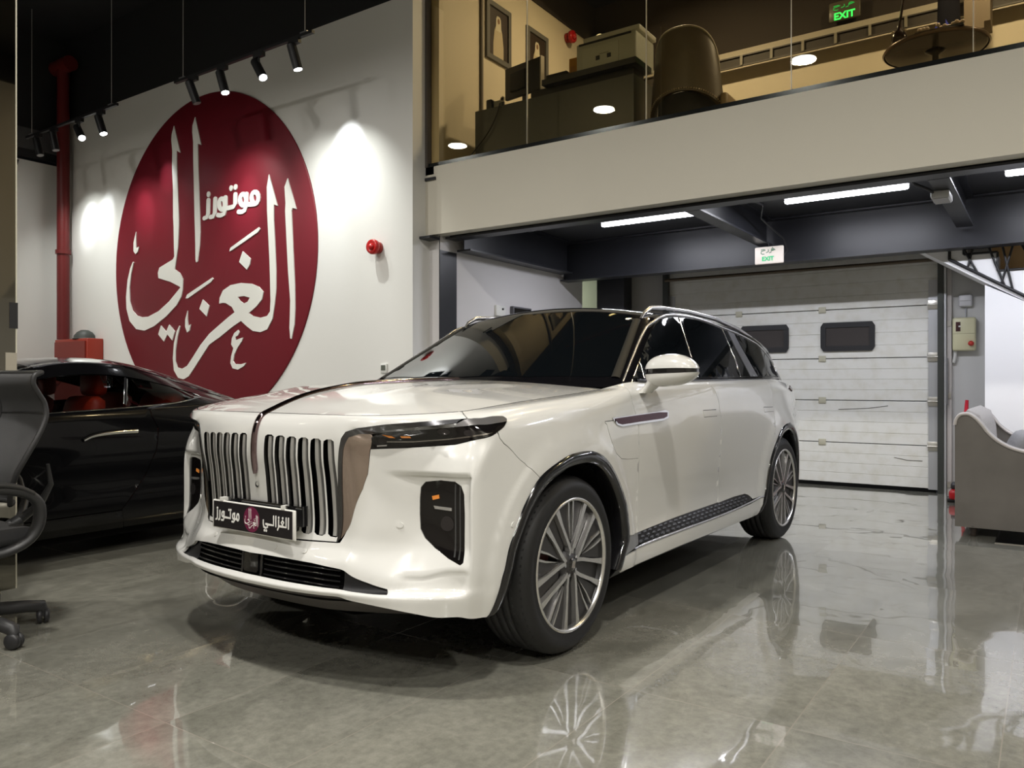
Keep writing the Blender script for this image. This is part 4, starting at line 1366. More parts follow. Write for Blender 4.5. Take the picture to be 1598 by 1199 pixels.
# --- inner dark shell closes every gap
mb = MB()
ss = np.linspace(0, SCS[-1], 150)
tt = np.linspace(0, .93, 26)
for sg in (1, -1):
    A, B = np.meshgrid(ss, tt, indexing='ij')
    P = BODY(A.ravel(), B.ravel()).reshape(len(ss), len(tt), 3).copy()
    e = 2e-3
    N_ = np.cross(BODY(A.ravel() + e, B.ravel()) - BODY(A.ravel() - e, B.ravel()), BODY(A.ravel(), B.ravel() + e) - BODY(A.ravel(), B.ravel() - e)).reshape(P.shape)
    N_ /= np.linalg.norm(N_, axis=2)[..., None] + 1e-12
    dep = np.where(A < 1.0, .06, .03)
    P -= N_ * dep[..., None]
    P[..., 0] = np.maximum(P[..., 0], 0)
    Q = np.stack([A.ravel(), B.ravel()], 1)
    bad = (inpoly(Q, archFs + [(2.03, -.05), (1.1, -.05)]) | inpoly(Q, archRs + [(5.19, -.05), (4.105, -.05)])).reshape(A.shape)
    vs_ = [(p[0] * sg, p[1], p[2]) for p in P.reshape(-1, 3)]
    nt = len(tt)
    fs_ = []
    for i in range(len(ss) - 1):
        for j in range(nt - 1):
            if bad[i, j] or bad[i + 1, j] or bad[i, j + 1] or bad[i + 1, j + 1]:
                continue
            fs_.append((i * nt + j, (i + 1) * nt + j, (i + 1) * nt + j + 1, i * nt + j + 1))
    mb.add(vs_, fs_, True)
# deck under the bonnet and floor pan
mb.add([(-.82, -.72, 1.02), (.82, -.72, 1.02), (.90, .6, 1.13), (-.90, .6, 1.13)], [(0, 1, 2, 3)])
mb.add([(-.60, -.45, .24), (.60, -.45, .24), (.70, 3.9, .24), (-.70, 3.9, .24), (-.4, -.75, .25), (.4, -.75, .25)], [(0, 1, 2, 3), (4, 5, 1, 0)])
mb.build('inner_shell', MATTEB, X_)


# --- wheels
def make_wheel(parent, hub, side, R=.3895, rim=.292, wdt=.275, nsp=5, a0=270, style=0):
    """hub: (u outer plane, v, z); side +1 faces +u"""
    wh = bpy.data.objects.new('wheel', None)
    COL.objects.link(wh)
    wh.parent = parent
    wh.location = hub
    wh.rotation_euler = (0, 0, 0 if side > 0 else PI)
    W2 = wdt
    prof = [(rim - .012, -.012), (rim + .004, -.002), (rim + .016, -.006), (rim + .03, 0.), (rim + .055, -.001), (R - .03, -.010), (R - .014, -.022), (R - .005, -.040), (R - .001, -.055)]
    for g in (.085, .125, .165, .205):
        prof += [(R, -g + .012), (R, -g + .004), (R - .008, -g + .003), (R - .008, -g - .003), (R, -g - .004)]
    prof += [(R, -W2 + .05), (R - .01, -W2 + .03), (R - .04, -W2 + .005), (rim, -W2)]
    ty = MB().lathe(prof, axis='x', n=72)
    sh_ = ty
    for k in range(72):
        a = 2 * PI * k / 72
        for (x0, x1) in ((-.066, -.022),):
            ca, sa = math.cos(a), math.sin(a)
            cb, sb = math.cos(a + .028), math.sin(a + .028)
            r0, r1 = R - .004, R + .0015
            sh_.add([(x1, (R - .013) * ca, (R - .013) * sa), (x1, (R - .013) * cb, (R - .013) * sb), (x0, r1 * cb, r1 * sb), (x0, r1 * ca, r1 * sa), (x1 - .01, (R - .02) * ca, (R - .02) * sa), (x0, (r0 - .01) * ca, (r0 - .01) * sa)], [(0, 1, 2, 3), (0, 3, 5, 4)])
    ty.build('tyre', TYRE, wh)
    # barrel, brake
    MB().lathe([(rim, -.012), (rim - .012, -.018), (rim - .022, -.05), (rim - .03, -.12), (rim - .03, -W2 + .01)], axis='x', n=56).build('rim_barrel', mat('barrel_grey', (.05, .05, .052), .35, .8), wh)
    MB().lathe([(0, -.11), (.19, -.11), (.19, -.13), (0, -.13)], axis='x', n=40).build('brake_disc', mat('disc_steel', (.08, .075, .07), .4, .9), wh)
    MB().rbox((-.10, -.14, .09), (.05, .07, .17), .015, M=Matrix.Rotation(.6, 3, 'X')).build('brake_caliper', mat('caliper_red', (.10, .02, .015), .4), wh)
    MB().lathe([(rim + .003, -.006), (rim - .002, .001), (rim - .010, -.001), (rim - .014, -.012)], axis='x', n=72).build('rim_lip', mat('machined_alloy', (.68, .67, .65), .24, .85), wh)
    ALY = MATS['machined_alloy']
    DRK = mat('alloy_dark', (.065, .063, .065), .42, .55)

    def plate(poly, x0, x1, nm, m, obj=None):
        obj.prism(poly, lambda a, b, d: (d, a, b), x0, x1)
    sp = MB()
    dk = MB()
    for k in range(nsp):
        A = math.radians(a0) + 2 * PI * k / nsp
        if style == 0:
            pol = lambda r, d: (r * math.cos(A + math.radians(d)), r * math.sin(A + math.radians(d)))
            for s_ in (1, -1):
                # slim bright spoke of the pair, flaring at the rim
                sp.prism([pol(.045, s_ * 24), pol(.09, s_ * 17), pol(.18, s_ * 10.5), pol(rim - .012, s_ * 7.6), pol(rim - .008, s_ * 13.6), pol(.19, s_ * 15.2), pol(.10, s_ * 26), pol(.055, s_ * 40)][::s_], lambda a, b, d: (d, a, b), -.035, -.010)
                dk.prism([pol(.07, 0), pol(rim - .012, 0), pol(rim - .012, s_ * 8), pol(.18, s_ * 9), pol(.09, s_ * 15)][::s_], lambda a, b, d: (d, a, b), -.055, -.034)
                # dark blade beside it with a bright edge
                dk.prism([pol(.085, s_ * 30), pol(.17, s_ * 18), pol(rim - .014, s_ * 14), pol(rim - .012, s_ * 31), pol(.20, s_ * 30)][::s_], lambda a, b, d: (d, a, b), -.05, -.022)
                sp.prism([pol(.105, s_ * 33), pol(.20, s_ * 30), pol(rim - .012, s_ * 31), pol(rim - .012, s_ * 33.4), pol(.205, s_ * 32.2)][::s_], lambda a, b, d: (d, a, b), -.045, -.014)
        else:
            pol = lambda r, d: (r * math.cos(A + math.radians(d)), r * math.sin(A + math.radians(d)))
            dk.prism([pol(.05, -20), pol(rim - .01, -6), pol(rim - .01, 6), pol(.05, 20)], lambda a, b, d: (d, a, b), -.05, -.02)
    if sp.v:
        sp.build('bright_spoke', ALY, wh, fix=True)
    dk.build('dark_blade', DRK, wh, fix=True)
    MB().lathe([(0, -.008), (.028, -.009), (.034, -.014), (.062, -.022), (.066, -.05)], axis='x', n=28).build('hub', DRK, wh)
    hc = MB().lathe([(0, -.004), (.026, -.005), (.029, -.010)], axis='x', n=24).build('hub_cap', GLOSSB, wh)
    MB().prism([(-.012, -.012), (-.004, -.014), (.006, .012), (.002, .016)], lambda a, b, d: (d, a, b), -.004, -.001).prism([(.0, -.016), (.006, -.012), (.014, .010), (.008, .014)], lambda a, b, d: (d, a, b), -.004, -.001).build('hub_emblem', mat('emblem_silver', (.6, .55, .5), .3, .8), hc)
    for k in range(5):
        nuts = MB()
        a = 2 * PI * k / 5 + .6
        nuts.cyl((-.03, .048 * math.cos(a), .048 * math.sin(a)), (-.012, .048 * math.cos(a), .048 * math.sin(a)), .008, n=6)
        nuts.build('wheel_nut', CHROME, wh)
    return wh


w0 = make_wheel(suv, (.985, 0, .3895), 1)
for hub, side in (((.985, 3.11, .3895), 1), ((-.985, 0, .3895), -1), ((-.985, 3.11, .3895), -1)):
    c = copy_tree(w0, suv)
    c.location = hub
    c.rotation_euler = (0, 0, 0 if side > 0 else PI)
# ================================================================== things on the logo wall
sg_ = empty('wall_sign', (-8.8, 6.0, 2.75), label='huge round maroon sign with white calligraphy on the tall white wall', cat='sign')
MARO = mat('sign_maroon', (.16, .007, .016), .45, spec=.4)
MB().lathe([(0, -.0), (2.075, 0), (2.075, -.014), (2.068, -.018), (0, -.018)], axis='y', n=128).build('sign_disc', MARO, sg_)
fnw = lambda a, b, d: (a, -.018 - d, b)
LW = mat('sign_letter_white', (.78, .77, .72), .5)
for i, L in enumerate(LOGO):
    mb = MB()
    mb.prism(L, fnw, 0, .012, holes=[LHOLE] if i == 2 else ())
    mb.build('calligraphy_stroke', LW, sg_, fix=True)
for st_group in (MOT[:3], MOT[3:7], MOT[7:8], MOT[8:]):
    mb = MB()
    for st in st_group:
        mb.ribbon(st, .070, fnw, 0, .012, .056)
    mb.build('lettering', LW, sg_)
for a, b in MOTD:
    MB().prism([(a + .034 * math.cos(q * PI / 8), b + .036 * math.sin(q * PI / 8)) for q in range(16)], fnw, 0, .012).build('letter_dot', LW, sg_)


def sounder(loc, rz, lab):
    r = empty('alarm_sounder', loc, rz, lab, 'alarm')
    MB().lathe([(0, 0), (.062, 0), (.062, -.045), (0, -.045)], axis='y', n=24).build('mounting_base', RED, r)
    MB().lathe([(.04, -.045), (.075, -.06), (.08, -.09), (.072, -.115), (.05, -.112), (.0, -.10)], axis='y', n=24).build('horn', mat('alarm_red', (.42, .012, .012), .25), r)
    MB().lathe([(0, -.14), (.02, -.137), (.034, -.12), (.034, -.10)], axis='y', n=16).build('beacon', mat('beacon_red', (.5, .02, .02), .15), r)
    return r


sounder((-5.80, 6.0, 2.60), 0, 'red round fire alarm sounder on the white wall right of the maroon sign')
sounder((-5.20, 8.85, 5.68), -PI / 2, 'red round alarm sounder high on the office wall behind the glass').rotation_euler = (0, 0, PI / 2)
th = empty('thermostat', (-5.715, 6.0, 1.315), label='small white thermostat on the white wall above the windscreen corner', cat='thermostat')
MB().rbox((0, -.012, .02), (.085, .024, .10), .006).build('housing', mat('thermo_white', (.7, .7, .67), .4), th)
MB().box(-.03, .03, -.027, -.023, 0, .055).build('display', mat('thermo_screen', (.10, .11, .09), .3), th)
MB().box(-.02, .02, -.018, 0, -.09, -.035).build('lower_box', MATS['thermo_white'], th)

# red riser and hose cabinet in the far left corner
rp = empty('fire_riser', (-12.12, 5.87, 0), label='tall red fire riser pipe in the far left corner', cat='pipe')
MB().cyl((0, 0, 1.83), (0, 0, 5.95), .085, n=20).build('pipe', mat('riser_red', (.13, .012, .012), .4, bump=(20, .3, .01)), rp)
MB().cyl((0, 0, 3.1), (0, 0, 3.16), .105, n=20).build('coupling', MATS['riser_red'], rp)
MB().cyl((-.22, 0, 5.90), (.22, 0, 5.90), .11, n=16).build('tee', MATS['riser_red'], rp)
hc = empty('hose_cabinet', (-11.69, 5.765, 0), label='red fire hose cabinet on the wall in the far corner behind the black coupe', cat='cabinet')
MB().box(-.46, .46, 0, .232, .75, 1.82, .01).build('cabinet_body', mat('cabinet_red', (.30, .03, .015), .4), hc)
MB().box(-.43, .43, -.02, 0, .80, 1.78).build('cabinet_door', mat('cabinet_door_red', (.20, .018, .012), .35), hc)
hd = empty('helmet', (-11.56, 5.90, 1.82), label='dark dome-shaped helmet on top of the red hose cabinet', cat='helmet')
MB().lathe([(.145, 0), (.14, .05), (.10, .10), (.05, .13), (0, .135)], n=24).build('helmet_shell', mat('helmet_grey', (.05, .055, .05), .5), hd)
MB().lathe([(.16, 0), (.16, .01), (.14, .018)], n=24).build('helmet_rim', MATS['helmet_grey'], hd)

# track lights ------------------------------------------------------
TRK = mat('track_black', (.012, .012, .013), .4)
SPF = mat('spot_face', (1, 1, 1), .5, emit=(.95, .97, 1.), es=22.)
SPO = mat('spot_off', (.2, .2, .2), .3)


def track(x0, x1, lab, cables):
    r = empty('light_track', (0, 5.2, 4.6), label=lab, cat='light track')
    MB().box(x0, x1, -.018, .018, -.015, .015).build('rail', TRK, r)
    for x in cables:
        MB().box(x - .05, x + .05, -.022, .022, .014, .026).build('cable_clip', mat('clip_grey', (.3, .3, .3), .3, .8), r)
        MB().cyl((x, 0, .02), (x, 0, 1.75), .0045, n=6).build('hanging_cable', mat('cable_grey', (.35, .35, .34), .5), r)


def spot(x, tgt, lab, power, on=True, cone=34, blend=.9, lat=None):
    """head hanging under the track at x, pointing at tgt on the wall; lat = the tilt the head shows"""
    r = empty('track_spotlight', (x, 5.2, 4.585), label=lab, cat='spotlight')
    MB().box(-.075, .075, -.02, .02, -.045, 0).build('adapter', TRK, r)
    MB().cyl((.0, 0, -.045), (.0, 0, -.10), .010, n=8).build('stem', TRK, r)
    d = (Vector(tgt) - Vector((x, 5.2, 4.43))).normalized()
    dd = Vector(lat).normalized() if lat else d
    c = Vector((0, 0, -.17))
    MB().cyl(c - dd * .12, c + dd * .125, .047, n=24).cyl(c - dd * .135, c - dd * .12, .038, .047, n=24).build('lamp_head', TRK, r)
    MB().cyl(c + dd * .123, c + dd * .127, .040, n=24).build('lamp_lens', SPF if on else SPO, r)
    if power:
        for nm, pw, cn in (('spot_light', power * 1.4, cone - 4), ('spot_spill', power * 1.5, 88)):
            l = bpy.data.lights.new(nm, 'SPOT')
            l.energy = pw
            l.color = (.90, .95, 1.) if nm == 'spot_light' else (.93, .96, .92)
            l.spot_size = math.radians(cn)
            l.spot_blend = 1.
            l.shadow_soft_size = .03
            o = bpy.data.objects.new(nm, l)
            o.location = c + dd * .13
            aim = Vector(tgt) if nm == 'spot_light' else Vector((tgt[0], 6.0, 2.7))
            o.rotation_euler = (aim - (Vector(r.location) + o.location)).to_track_quat('-Z', 'Y').to_euler()
            COL.objects.link(o)
            o.parent = r


track(-8.2, -5.90, 'black light track with four spotlights above the maroon sign', (-8.05, -6.02))
track(-11.75, -9.42, 'black light track further left, beside the red riser pipe', (-9.55, -11.6))
spot(-7.86, (-7.95, 6, 3.35), 'leftmost of the four track spotlights above the maroon sign', 60, False, lat=(.25, .25, -1))
spot(-7.33, (-8.15, 6, 2.9), 'second of the four spotlights above the sign, lens glowing toward us', 60, lat=(.32, .05, -.95))
spot(-6.72, (-6.60, 6, 2.9), 'third of the four spotlights above the sign, most tilted to the right', 60, lat=(.65, -.05, -.9))
spot(-6.17, (-6.25, 6, 3.75), 'rightmost of the four track spotlights, nearest the office glass', 130, lat=(.18, .2, -1), cone=38)
spot(-10.32, (-10.15, 6, 3.5), 'tilted spotlight just right of the red riser pipe', 75, lat=(.75, -.1, -.8))
spot(-9.80, (-9.6, 6, 3.9), 'spotlight at the right end of the left light track', 40, lat=(.38, .1, -1))
spot(-11.42, (-11.62, 6, 3.55), 'dim spotlight left of the red riser pipe, at the track end', 110, False, lat=(.3, .1, -1))
spot(-10.98, (-11.15, 6, 3.65), 'dim spotlight partly behind the red riser pipe', 50, False, lat=(.2, .1, -1))
dl = empty('dome_camera', (XL + .02, 5.3, 4.42), label='small dark dome camera on the white wall left of the riser', cat='camera')
MB().lathe([(0, -.09), (.05, -.07), (.07, 0), (0, 0)], n=16).build('dome', PLASTB, dl)

# ================================================================== under the mezzanine
TUBE = mat('tube_face', (1, 1, 1), .5, emit=(.93, .93, 1.), es=18.)
for x0, lab in ((-4.07, 'glowing LED tube light under the mezzanine, leftmost of the row'),
                (-2.10, 'glowing LED tube light under the mezzanine between the two cross beams'),
                (-.31, 'glowing LED tube light under the mezzanine at the right edge of the photo'),
                (1.6, 'glowing LED tube light under the mezzanine outside the right edge')):
    r = empty('tube_light', (x0, 7.69, 2.93), label=lab, cat='tube light')
    MB().box(0, 1.08, -.03, .03, .012, .05, .004).build('tube_housing', mat('housing_white', (.5, .5, .52), .4), r)
    MB().rbox((.54, 0, -.008), (1.07, .06, .045), .018).build('tube_diffuser', TUBE, r)
    MB().box(.2, .22, -.005, .005, .05, .07).box(.86, .88, -.005, .005, .05, .07).build('tube_clip', PLASTB, r)
    a = area_light('tube_glow', (.54, 0, -.034), (0, 0, 0), 1.04, 30, (.90, .92, 1.), size_y=.05)
    a.parent = r
ex = empty('exit_sign', (-2.48, 8.5, 2.47), label='pale exit sign with green writing hanging below the black beam', cat='exit sign')
MB().rbox((0, 0, .085), (.305, .03, .185), .012).build('sign_body', mat('exit_cream', (.72, .66, .60), .4, emit=(.9, .8, .72), es=.25), ex)
GRN = mat('exit_green', (.02, .42, .16), .4, emit=(.05, .6, .25), es=.4)
GRD = mat('exit_green_dark', (.05, .20, .10), .4)


def txt(s, size, loc, parent, m, nm='lettering', rx=PI / 2, rz=0., ext=.002, al='CENTER', bold=.0):
    c = bpy.data.curves.new(nm, 'FONT')
    c.body = s
    c.size = size
    c.extrude = ext
    c.offset = bold
    c.align_x = al
    c.align_y = 'CENTER'
    o = bpy.data.objects.new(nm, c)
    o.location = loc
    o.rotation_euler = (rx, 0, rz)
    c.materials.append(m)
    COL.objects.link(o)
    me = bpy.data.meshes.new_from_object(o)
    p_ = bpy.data.objects.new(nm, me)
    p_.location = loc
    p_.rotation_euler = (rx, 0, rz)
    bpy.data.objects.remove(o)
    COL.objects.link(p_)
    if parent is not None:
        p_.parent = parent
    return p_


txt('EXIT', .062, (-.01, -.017, .045), ex, GRN, bold=.002)
# the Arabic word for exit, as strokes
KH = [[(-.075, .145), (-.045, .147), (-.03, .140), (-.075, .128), (-.078, .108), (-.062, .097), (-.045, .098)], [(.0, .142), (.002, .122), (-.02, .112)], [(.07, .135), (.055, .148), (.040, .150), (.030, .140), (.045, .136), (.062, .134), (.030, .128), (.030, .112), (.012, .108)]]
mb = MB()
for st in KH:
    mb.ribbon(st, .008, lambda a, b, d: (a - .005, -.016 - d, b), 0, .002)
mb.prism([(.045 + .005 * math.cos(q), .162 + .005 * math.sin(q)) for q in np.linspace(0, 2 * PI, 9)[:-1]], lambda a, b, d: (a - .005, -.016 - d, b), 0, .002)
mb.build('arabic_lettering', GRD, ex)
MB().cyl((-.01, 0, .17), (-.01, 0, .215), .008, n=8).build('hanger', PLASTB, ex)
jb = empty('junction_box', (-.70, 7.0, 2.68), label='small white junction box under the right cross beam', cat='junction box')
MB().rbox((0, 0, -.03), (.13, .24, .06), .012).build('box_body', mat('box_white', (.5, .5, .5), .4), jb)
MB().box(-.055, .055, -.11, .11, -.064, -.06).build('box_lid', mat('box_lid_grey', (.36, .35, .34), .4), jb)
tag(MB().tube([(-.92, 6.55, 2.9), (-.91, 6.62, 2.80), (-.86, 6.75, 2.72), (-.78, 6.85, 2.69), (-.74, 6.9, 2.66)], .012, n=8).build('cable', PLASTB), 'black cable looping down to the white junction box on the beam', 'cable')
tag(MB().tube([(-2.30, 6.9, 2.95), (-2.36, 7.2, 2.93), (-2.28, 7.6, 2.9), (-2.42, 8.0, 2.86), (-2.40, 8.35, 2.80), (-2.33, 8.5, 2.72), (-2.30, 8.55, 2.60), (-2.36, 8.54, 2.52)], .010, n=8).build('cable', PLASTB), 'black cable hanging down to the pale exit sign', 'cable')
sd_ = empty('smoke_detector', (-1.02, 6.95, 2.99), label='small white round smoke detector beside the second LED tube', cat='smoke detector')
MB().lathe([(0, -.05), (.03, -.05), (.05, -.03), (.055, 0), (0, 0)], n=20).build('detector_body', mat('detector_white', (.7, .7, .7), .4), sd_)
MB().lathe([(.035, -.045), (.04, -.043), (.045, -.035)], n=20).build('detector_grille', PLASTB, sd_)
# things on the bay's left wall, seen over the SUV roof
wb = empty('wall_switch', (-5.2, 7.33, 2.05), label='white switch box on the bay wall above the SUV roof', cat='switch')
MB().box(0, .03, -.09, .09, -.10, .02, .004).build('switch_plate', MATS['thermo_white'], wb)
MB().cyl((.03, .03, -.02), (.04, .03, -.02), .012, n=10).build('switch_button', PLASTB, wb)
wt = empty('wall_screen', (-5.2, 7.72, 2.08), label='thin grey tilted screen on the bay wall above the SUV roof', cat='screen')
MB().box(0, .05, -.17, .22, -.30, .0, .006).build('screen_frame', mat('screen_grey', (.12, .12, .13), .4), wt)
MB().box(.05, .055, -.15, .20, -.28, -.02).build('screen_panel', GLOSSB, wt)

# door control box
cb = empty('door_controller', (-.745, 9.6, 1.70), label='cream door control box with a red knob right of the garage door', cat='control box')
CRM = mat('controller_cream', (.52, .50, .33), .4)
MB().rbox((0, -.045, 0), (.215, .09, .35), .018).build('box_body', CRM, cb)
MB().box(-.075, -.032, -.094, -.089, .03, .13).build('label_window', mat('label_maroon', (.05, .02, .02), .3), cb)
MB().box(-.05, -.03, -.096, -.093, .075, .09).build('label_mark', mat('mark_white', (.6, .6, .6), .4), cb)
MB().box(-.1, .1, -.0915, -.0895, .004, .008).build('lid_seam', mat('seam_olive', (.28, .27, .18), .5), cb)
MB().lathe([(0, -.135), (.022, -.133), (.024, -.10), (.028, -.09)], (.065, 0, -.10), 'y', 18).build('red_knob', mat('knob_red', (.45, .03, .02), .3), cb)
MB().tube([(-.08, -.03, -.17), (-.085, -.03, -.22), (-.095, -.03, -.27), (-.10, -.03, -.30)], .018, n=8).build('cable_tail', mat('cable_white', (.5, .5, .48), .5), cb)
sb = empty('socket_box', (-.735, 9.6, 2.055), label='white socket box above the cream door control box', cat='socket')
MB().rbox((0, -.03, 0), (.125, .06, .125), .018).build('box_body', mat('socket_white', (.55, .55, .57), .4), sb)
MB().box(-.05, .05, -.064, -.059, -.004, .0).build('socket_seam', mat('seam_grey', (.3, .3, .3), .5), sb)
MB().box(-.004, .004, -.02, -.006, -.175, -.05).build('conduit', mat('conduit_grey', (.4, .42, .46), .5), sb)
tag(MB().tube([(-.90, 9.52, 1.45), (-.90, 9.52, .95)], .008, n=6).tube([(-.92, 9.53, 1.45), (-.92, 9.53, .95)], .008, n=6).build('hoist_chain', mat('chain_grey', (.22, .22, .22), .5, .7)), 'grey hoist chain hanging beside the garage door track', 'chain')

# ================================================================== stairs
stz = lambda x: 2.17 - .64 * (x + .53)
pts = [(-1.27, stz(-1.27) - .0)]
top = []
x = -.70 - .285 * 2
z = 2.45 + .36
while x < 2.9:
    top += [(x, z), (x + .285, z)]
    x += .285
    z -= .18
top = [p for p in top if p[1] > .02 and p[1] < 2.98]
poly = [(top[0][0], stz(top[0][0]))] + top + [(top[-1][0], max(0, stz(top[-1][0])))] + [(-.53, stz(-.53))]
st = empty('staircase', (0, 9.24, 0), label='white staircase rising behind the sofa with a black geometric railing', cat='staircase')
MB().prism(poly, lambda a, b, d: (a, d, b), .16, -.34).build('stair_flight', STW, st, fix=True)
mb = MB()
for (a, b), (c, d) in zip(top[:-1], top[1:]):
    mb.cyl((a, -.345, b), (c, -.345, d), .011, n=6)
mb.build('step_trim', PLASTB, st)
BR = mat('railing_black', (.012, .012, .014), .4)
mb = MB()
mb.cyl((-.82, -.355, 2.41), (2.6, -.355, 2.41 - .64 * 3.42), .016, n=8)
mb.cyl((-.82, -.355, 2.405), (-.82, -.355, 2.49), .014, n=8)
mb.cyl((-.84, -.355, 2.485), (3.0, -.355, 2.485), .012, n=8) if False else None
mb.cyl((-.82, -.355, 3.35), (2.6, -.355, 3.35 - .64 * 3.42), .02, n=8)
mb.build('hand_rail', BR, st)
for k in range(8):
    o = .69 * k
    for (xa, za), (xb, zb) in (((-.70, 2.52), (-.58, 2.27)), ((-.61, 2.55), (-.665, 2.31)), ((-.485, 2.55), (-.355, 2.17)), ((-.375, 2.52), (-.29, 2.08)), ((-.28, 2.55), (-.385, 2.14))):
        d = Vector((xa - xb, 0, za - zb)).normalized()
        h = 2.41 - .64 * (xb + o + .82)
        if h < .3:
            continue
        p0 = Vector((xb + o, -.355, h))
        L = .92 / max(.3, d.z + .64 * d.x)
        MB().cyl(p0, p0 + d * min(L, 1.05), .011, n=6).build('baluster', BR, st)
struct(bx(-.50, 3.4, 9.588, 9.6, 2.2, 2.98), 'wall_stair_back', mat('wall_orange_lit', (.72, .47, .22), .6))  # the warm orange light on this wall is put into its colour

# ================================================================== sofa and what lies round it
SOF = mat('sofa_velvet_grey', (.155, .142, .128), .75, bump=(40, .12, .003), noise=(5, (.125, .115, .103), .3, .8), sheen=.3)
SOL = mat('sofa_velvet_light', (.30, .285, .28), .7, sheen=.4)
PIP = mat('sofa_piping', (.48, .45, .43), .6)
so = empty('sofa', (-.61, 7.0, 0), label='grey velvet sofa with pale piping and a channelled back at the right edge', cat='sofa')
arm = [(0, .07), (0, .86), (.012, .91), (.04, .94), (.085, .945), (.13, .92), (.175, .87), (.225, .80), (.29, .74), (.37, .695), (.46, .67), (.60, .662), (.96, .66), (.96, .07)]
for y0, y1 in ((0, .11), (1.5, 1.61)):
    MB().prism(arm, lambda a, b, d: (a, d, b), y1, y0).build('arm', SOF, so, fix=True)
    e = [(a, (y0 if y0 == 0 else y0), b) for a, b in arm[1:-1]]
    MB().tube([(a, y0 - .002, b) for a, b in spl(arm[1:-1], 4)], .012, n=8).build('piping', PIP, so)
    MB().tube([(a, (y0 + y1) / 2, b) for a, b in spl(arm[1:-1], 4)], .05, n=8, flat=(1.0, .3), up=(0, 0, 1)).build('arm_pad', SOL, so)
MB().box(0, .10, .11, 1.5, .07, .90, .03).build('back_panel', SOF, so)
for k in range(17):
    y = .15 + k * .082
    mb = MB().tube([(.17, y, .40), (.165, y, .62), (.15, y, .80), (.12, y, .91), (.06, y, .955)], [.05, .05, .05, .047, .03], n=10, flat=(.86, 1.1), up=(1, 0, 0))
    mb.build('back_channel', SOL, so)
MB().box(.05, .94, .11, 1.5, .12, .30, .02).build('seat_base', SOF, so)
MB().rbox((.55, .46, .375), (.78, .68, .15), .05, n=3).build('seat_cushion', SOL, so)
MB().rbox((.55, 1.15, .375), (.78, .68, .15), .05, n=3).build('seat_cushion', SOL, so)
for px, py in ((.12, .045), (.86, .045), (.12, 1.54), (.86, 1.54)):
    MB().lathe([(.018, 0), (.028, .012), (.022, .03), (.038, .065), (.048, .08), (.03, .085)], (px, py, 0), n=16).build('leg', mat('sofa_leg_dark', (.03, .022, .018), .3), so)


def pillow(loc, rot, lab, sx=.42):
    P = []
    for i in range(13):
        r = []
        for j in range(13):
            a, b = i / 6 - 1, j / 6 - 1
            h = .075 * (max(0, (1 - a**4) * (1 - b**4)))**.5
            r.append((a * sx / 2 * (1 - .06 * b * b), b * sx / 2 * (1 - .06 * a * a), h))
        P.append(r)
    mb = MB().grid(P).grid([[(x, y, -z) for x, y, z in r[::-1]] for r in P])
    o = mb.build('pillow', mat('pillow_grey', (.22, .22, .23), .8, bump=(25, .3, .01)))
    o.location = loc
    o.rotation_euler = rot
    tag(o, lab, 'pillow')


pillow((-.21, 7.42, .63), (.2, -1.15, .1), 'grey velvet pillow leaning on the channelled back nearest the arm', .38)
pillow((-.16, 8.25, .63), (.1, -1.1, -.2), 'grey velvet pillow at the far end of the sofa', .38)
cap = empty('cap', (-.25, 8.555, .665), label='small red cap lying on the far arm of the sofa', cat='cap')
cap.location = (-.05, 8.555, .70)
MB().lathe([(.10, 0), (.10, .03), (.07, .055), (0, .065)], n=20).build('cap_crown', mat('cap_red', (.35, .01, .02), .6), cap)
MB().lathe([(.10, .0), (.16, .004), (.10, .01)], n=20, a0=-.8, a1=.8).build('cap_peak', MATS['cap_red'], cap)
jk = empty('trolley_jack', (-.74, 9.1, 0), label='red trolley jack with an upright handle behind the sofa', cat='jack')
MB().rbox((0, 0, .075), (.17, .5, .09), .02).build('jack_frame', mat('jack_red', (.36, .008, .012), .3), jk)
MB().cyl((-.10, -.2, .03), (.10, -.2, .03), .03, n=14).build('jack_wheel', PLASTB, jk)
MB().cyl((-.10, .2, .03), (.10, .2, .03), .03, n=14).build('jack_wheel', PLASTB, jk)
MB().cyl((0, .15, .1), (.03, .18, .82), .018, n=10).build('jack_handle', MATS['jack_red'], jk)
MB().cyl((.03, .18, .80), (.033, .18, .87), .024, n=10).build('handle_collar', PLASTB, jk)
MB().cyl((.033, .18, .87), (.04, .18, 1.01), .022, .016, n=10).build('handle_grip', mat('grip_red', (.5, .01, .03), .4), jk)
MB().rbox((-.02, -.05, .15), (.12, .16, .07), .02).build('jack_arm', PLASTB, jk)
fh = empty('floor_hatch', (.06, 7.0, .0), label='black floor plate with a polished steel rim under the sofa', cat='floor plate')
fh.location = (.05, 6.96, 0)
MB().box(-.37, .5, -.13, .5, 0, .004).build('hatch_plate', GLOSSB, fh)
MB().box(-.385, .51, -.145, -.13, 0, .006).box(-.385, -.37, -.13, .5, 0, .006).build('hatch_rim', CHROME, fh)
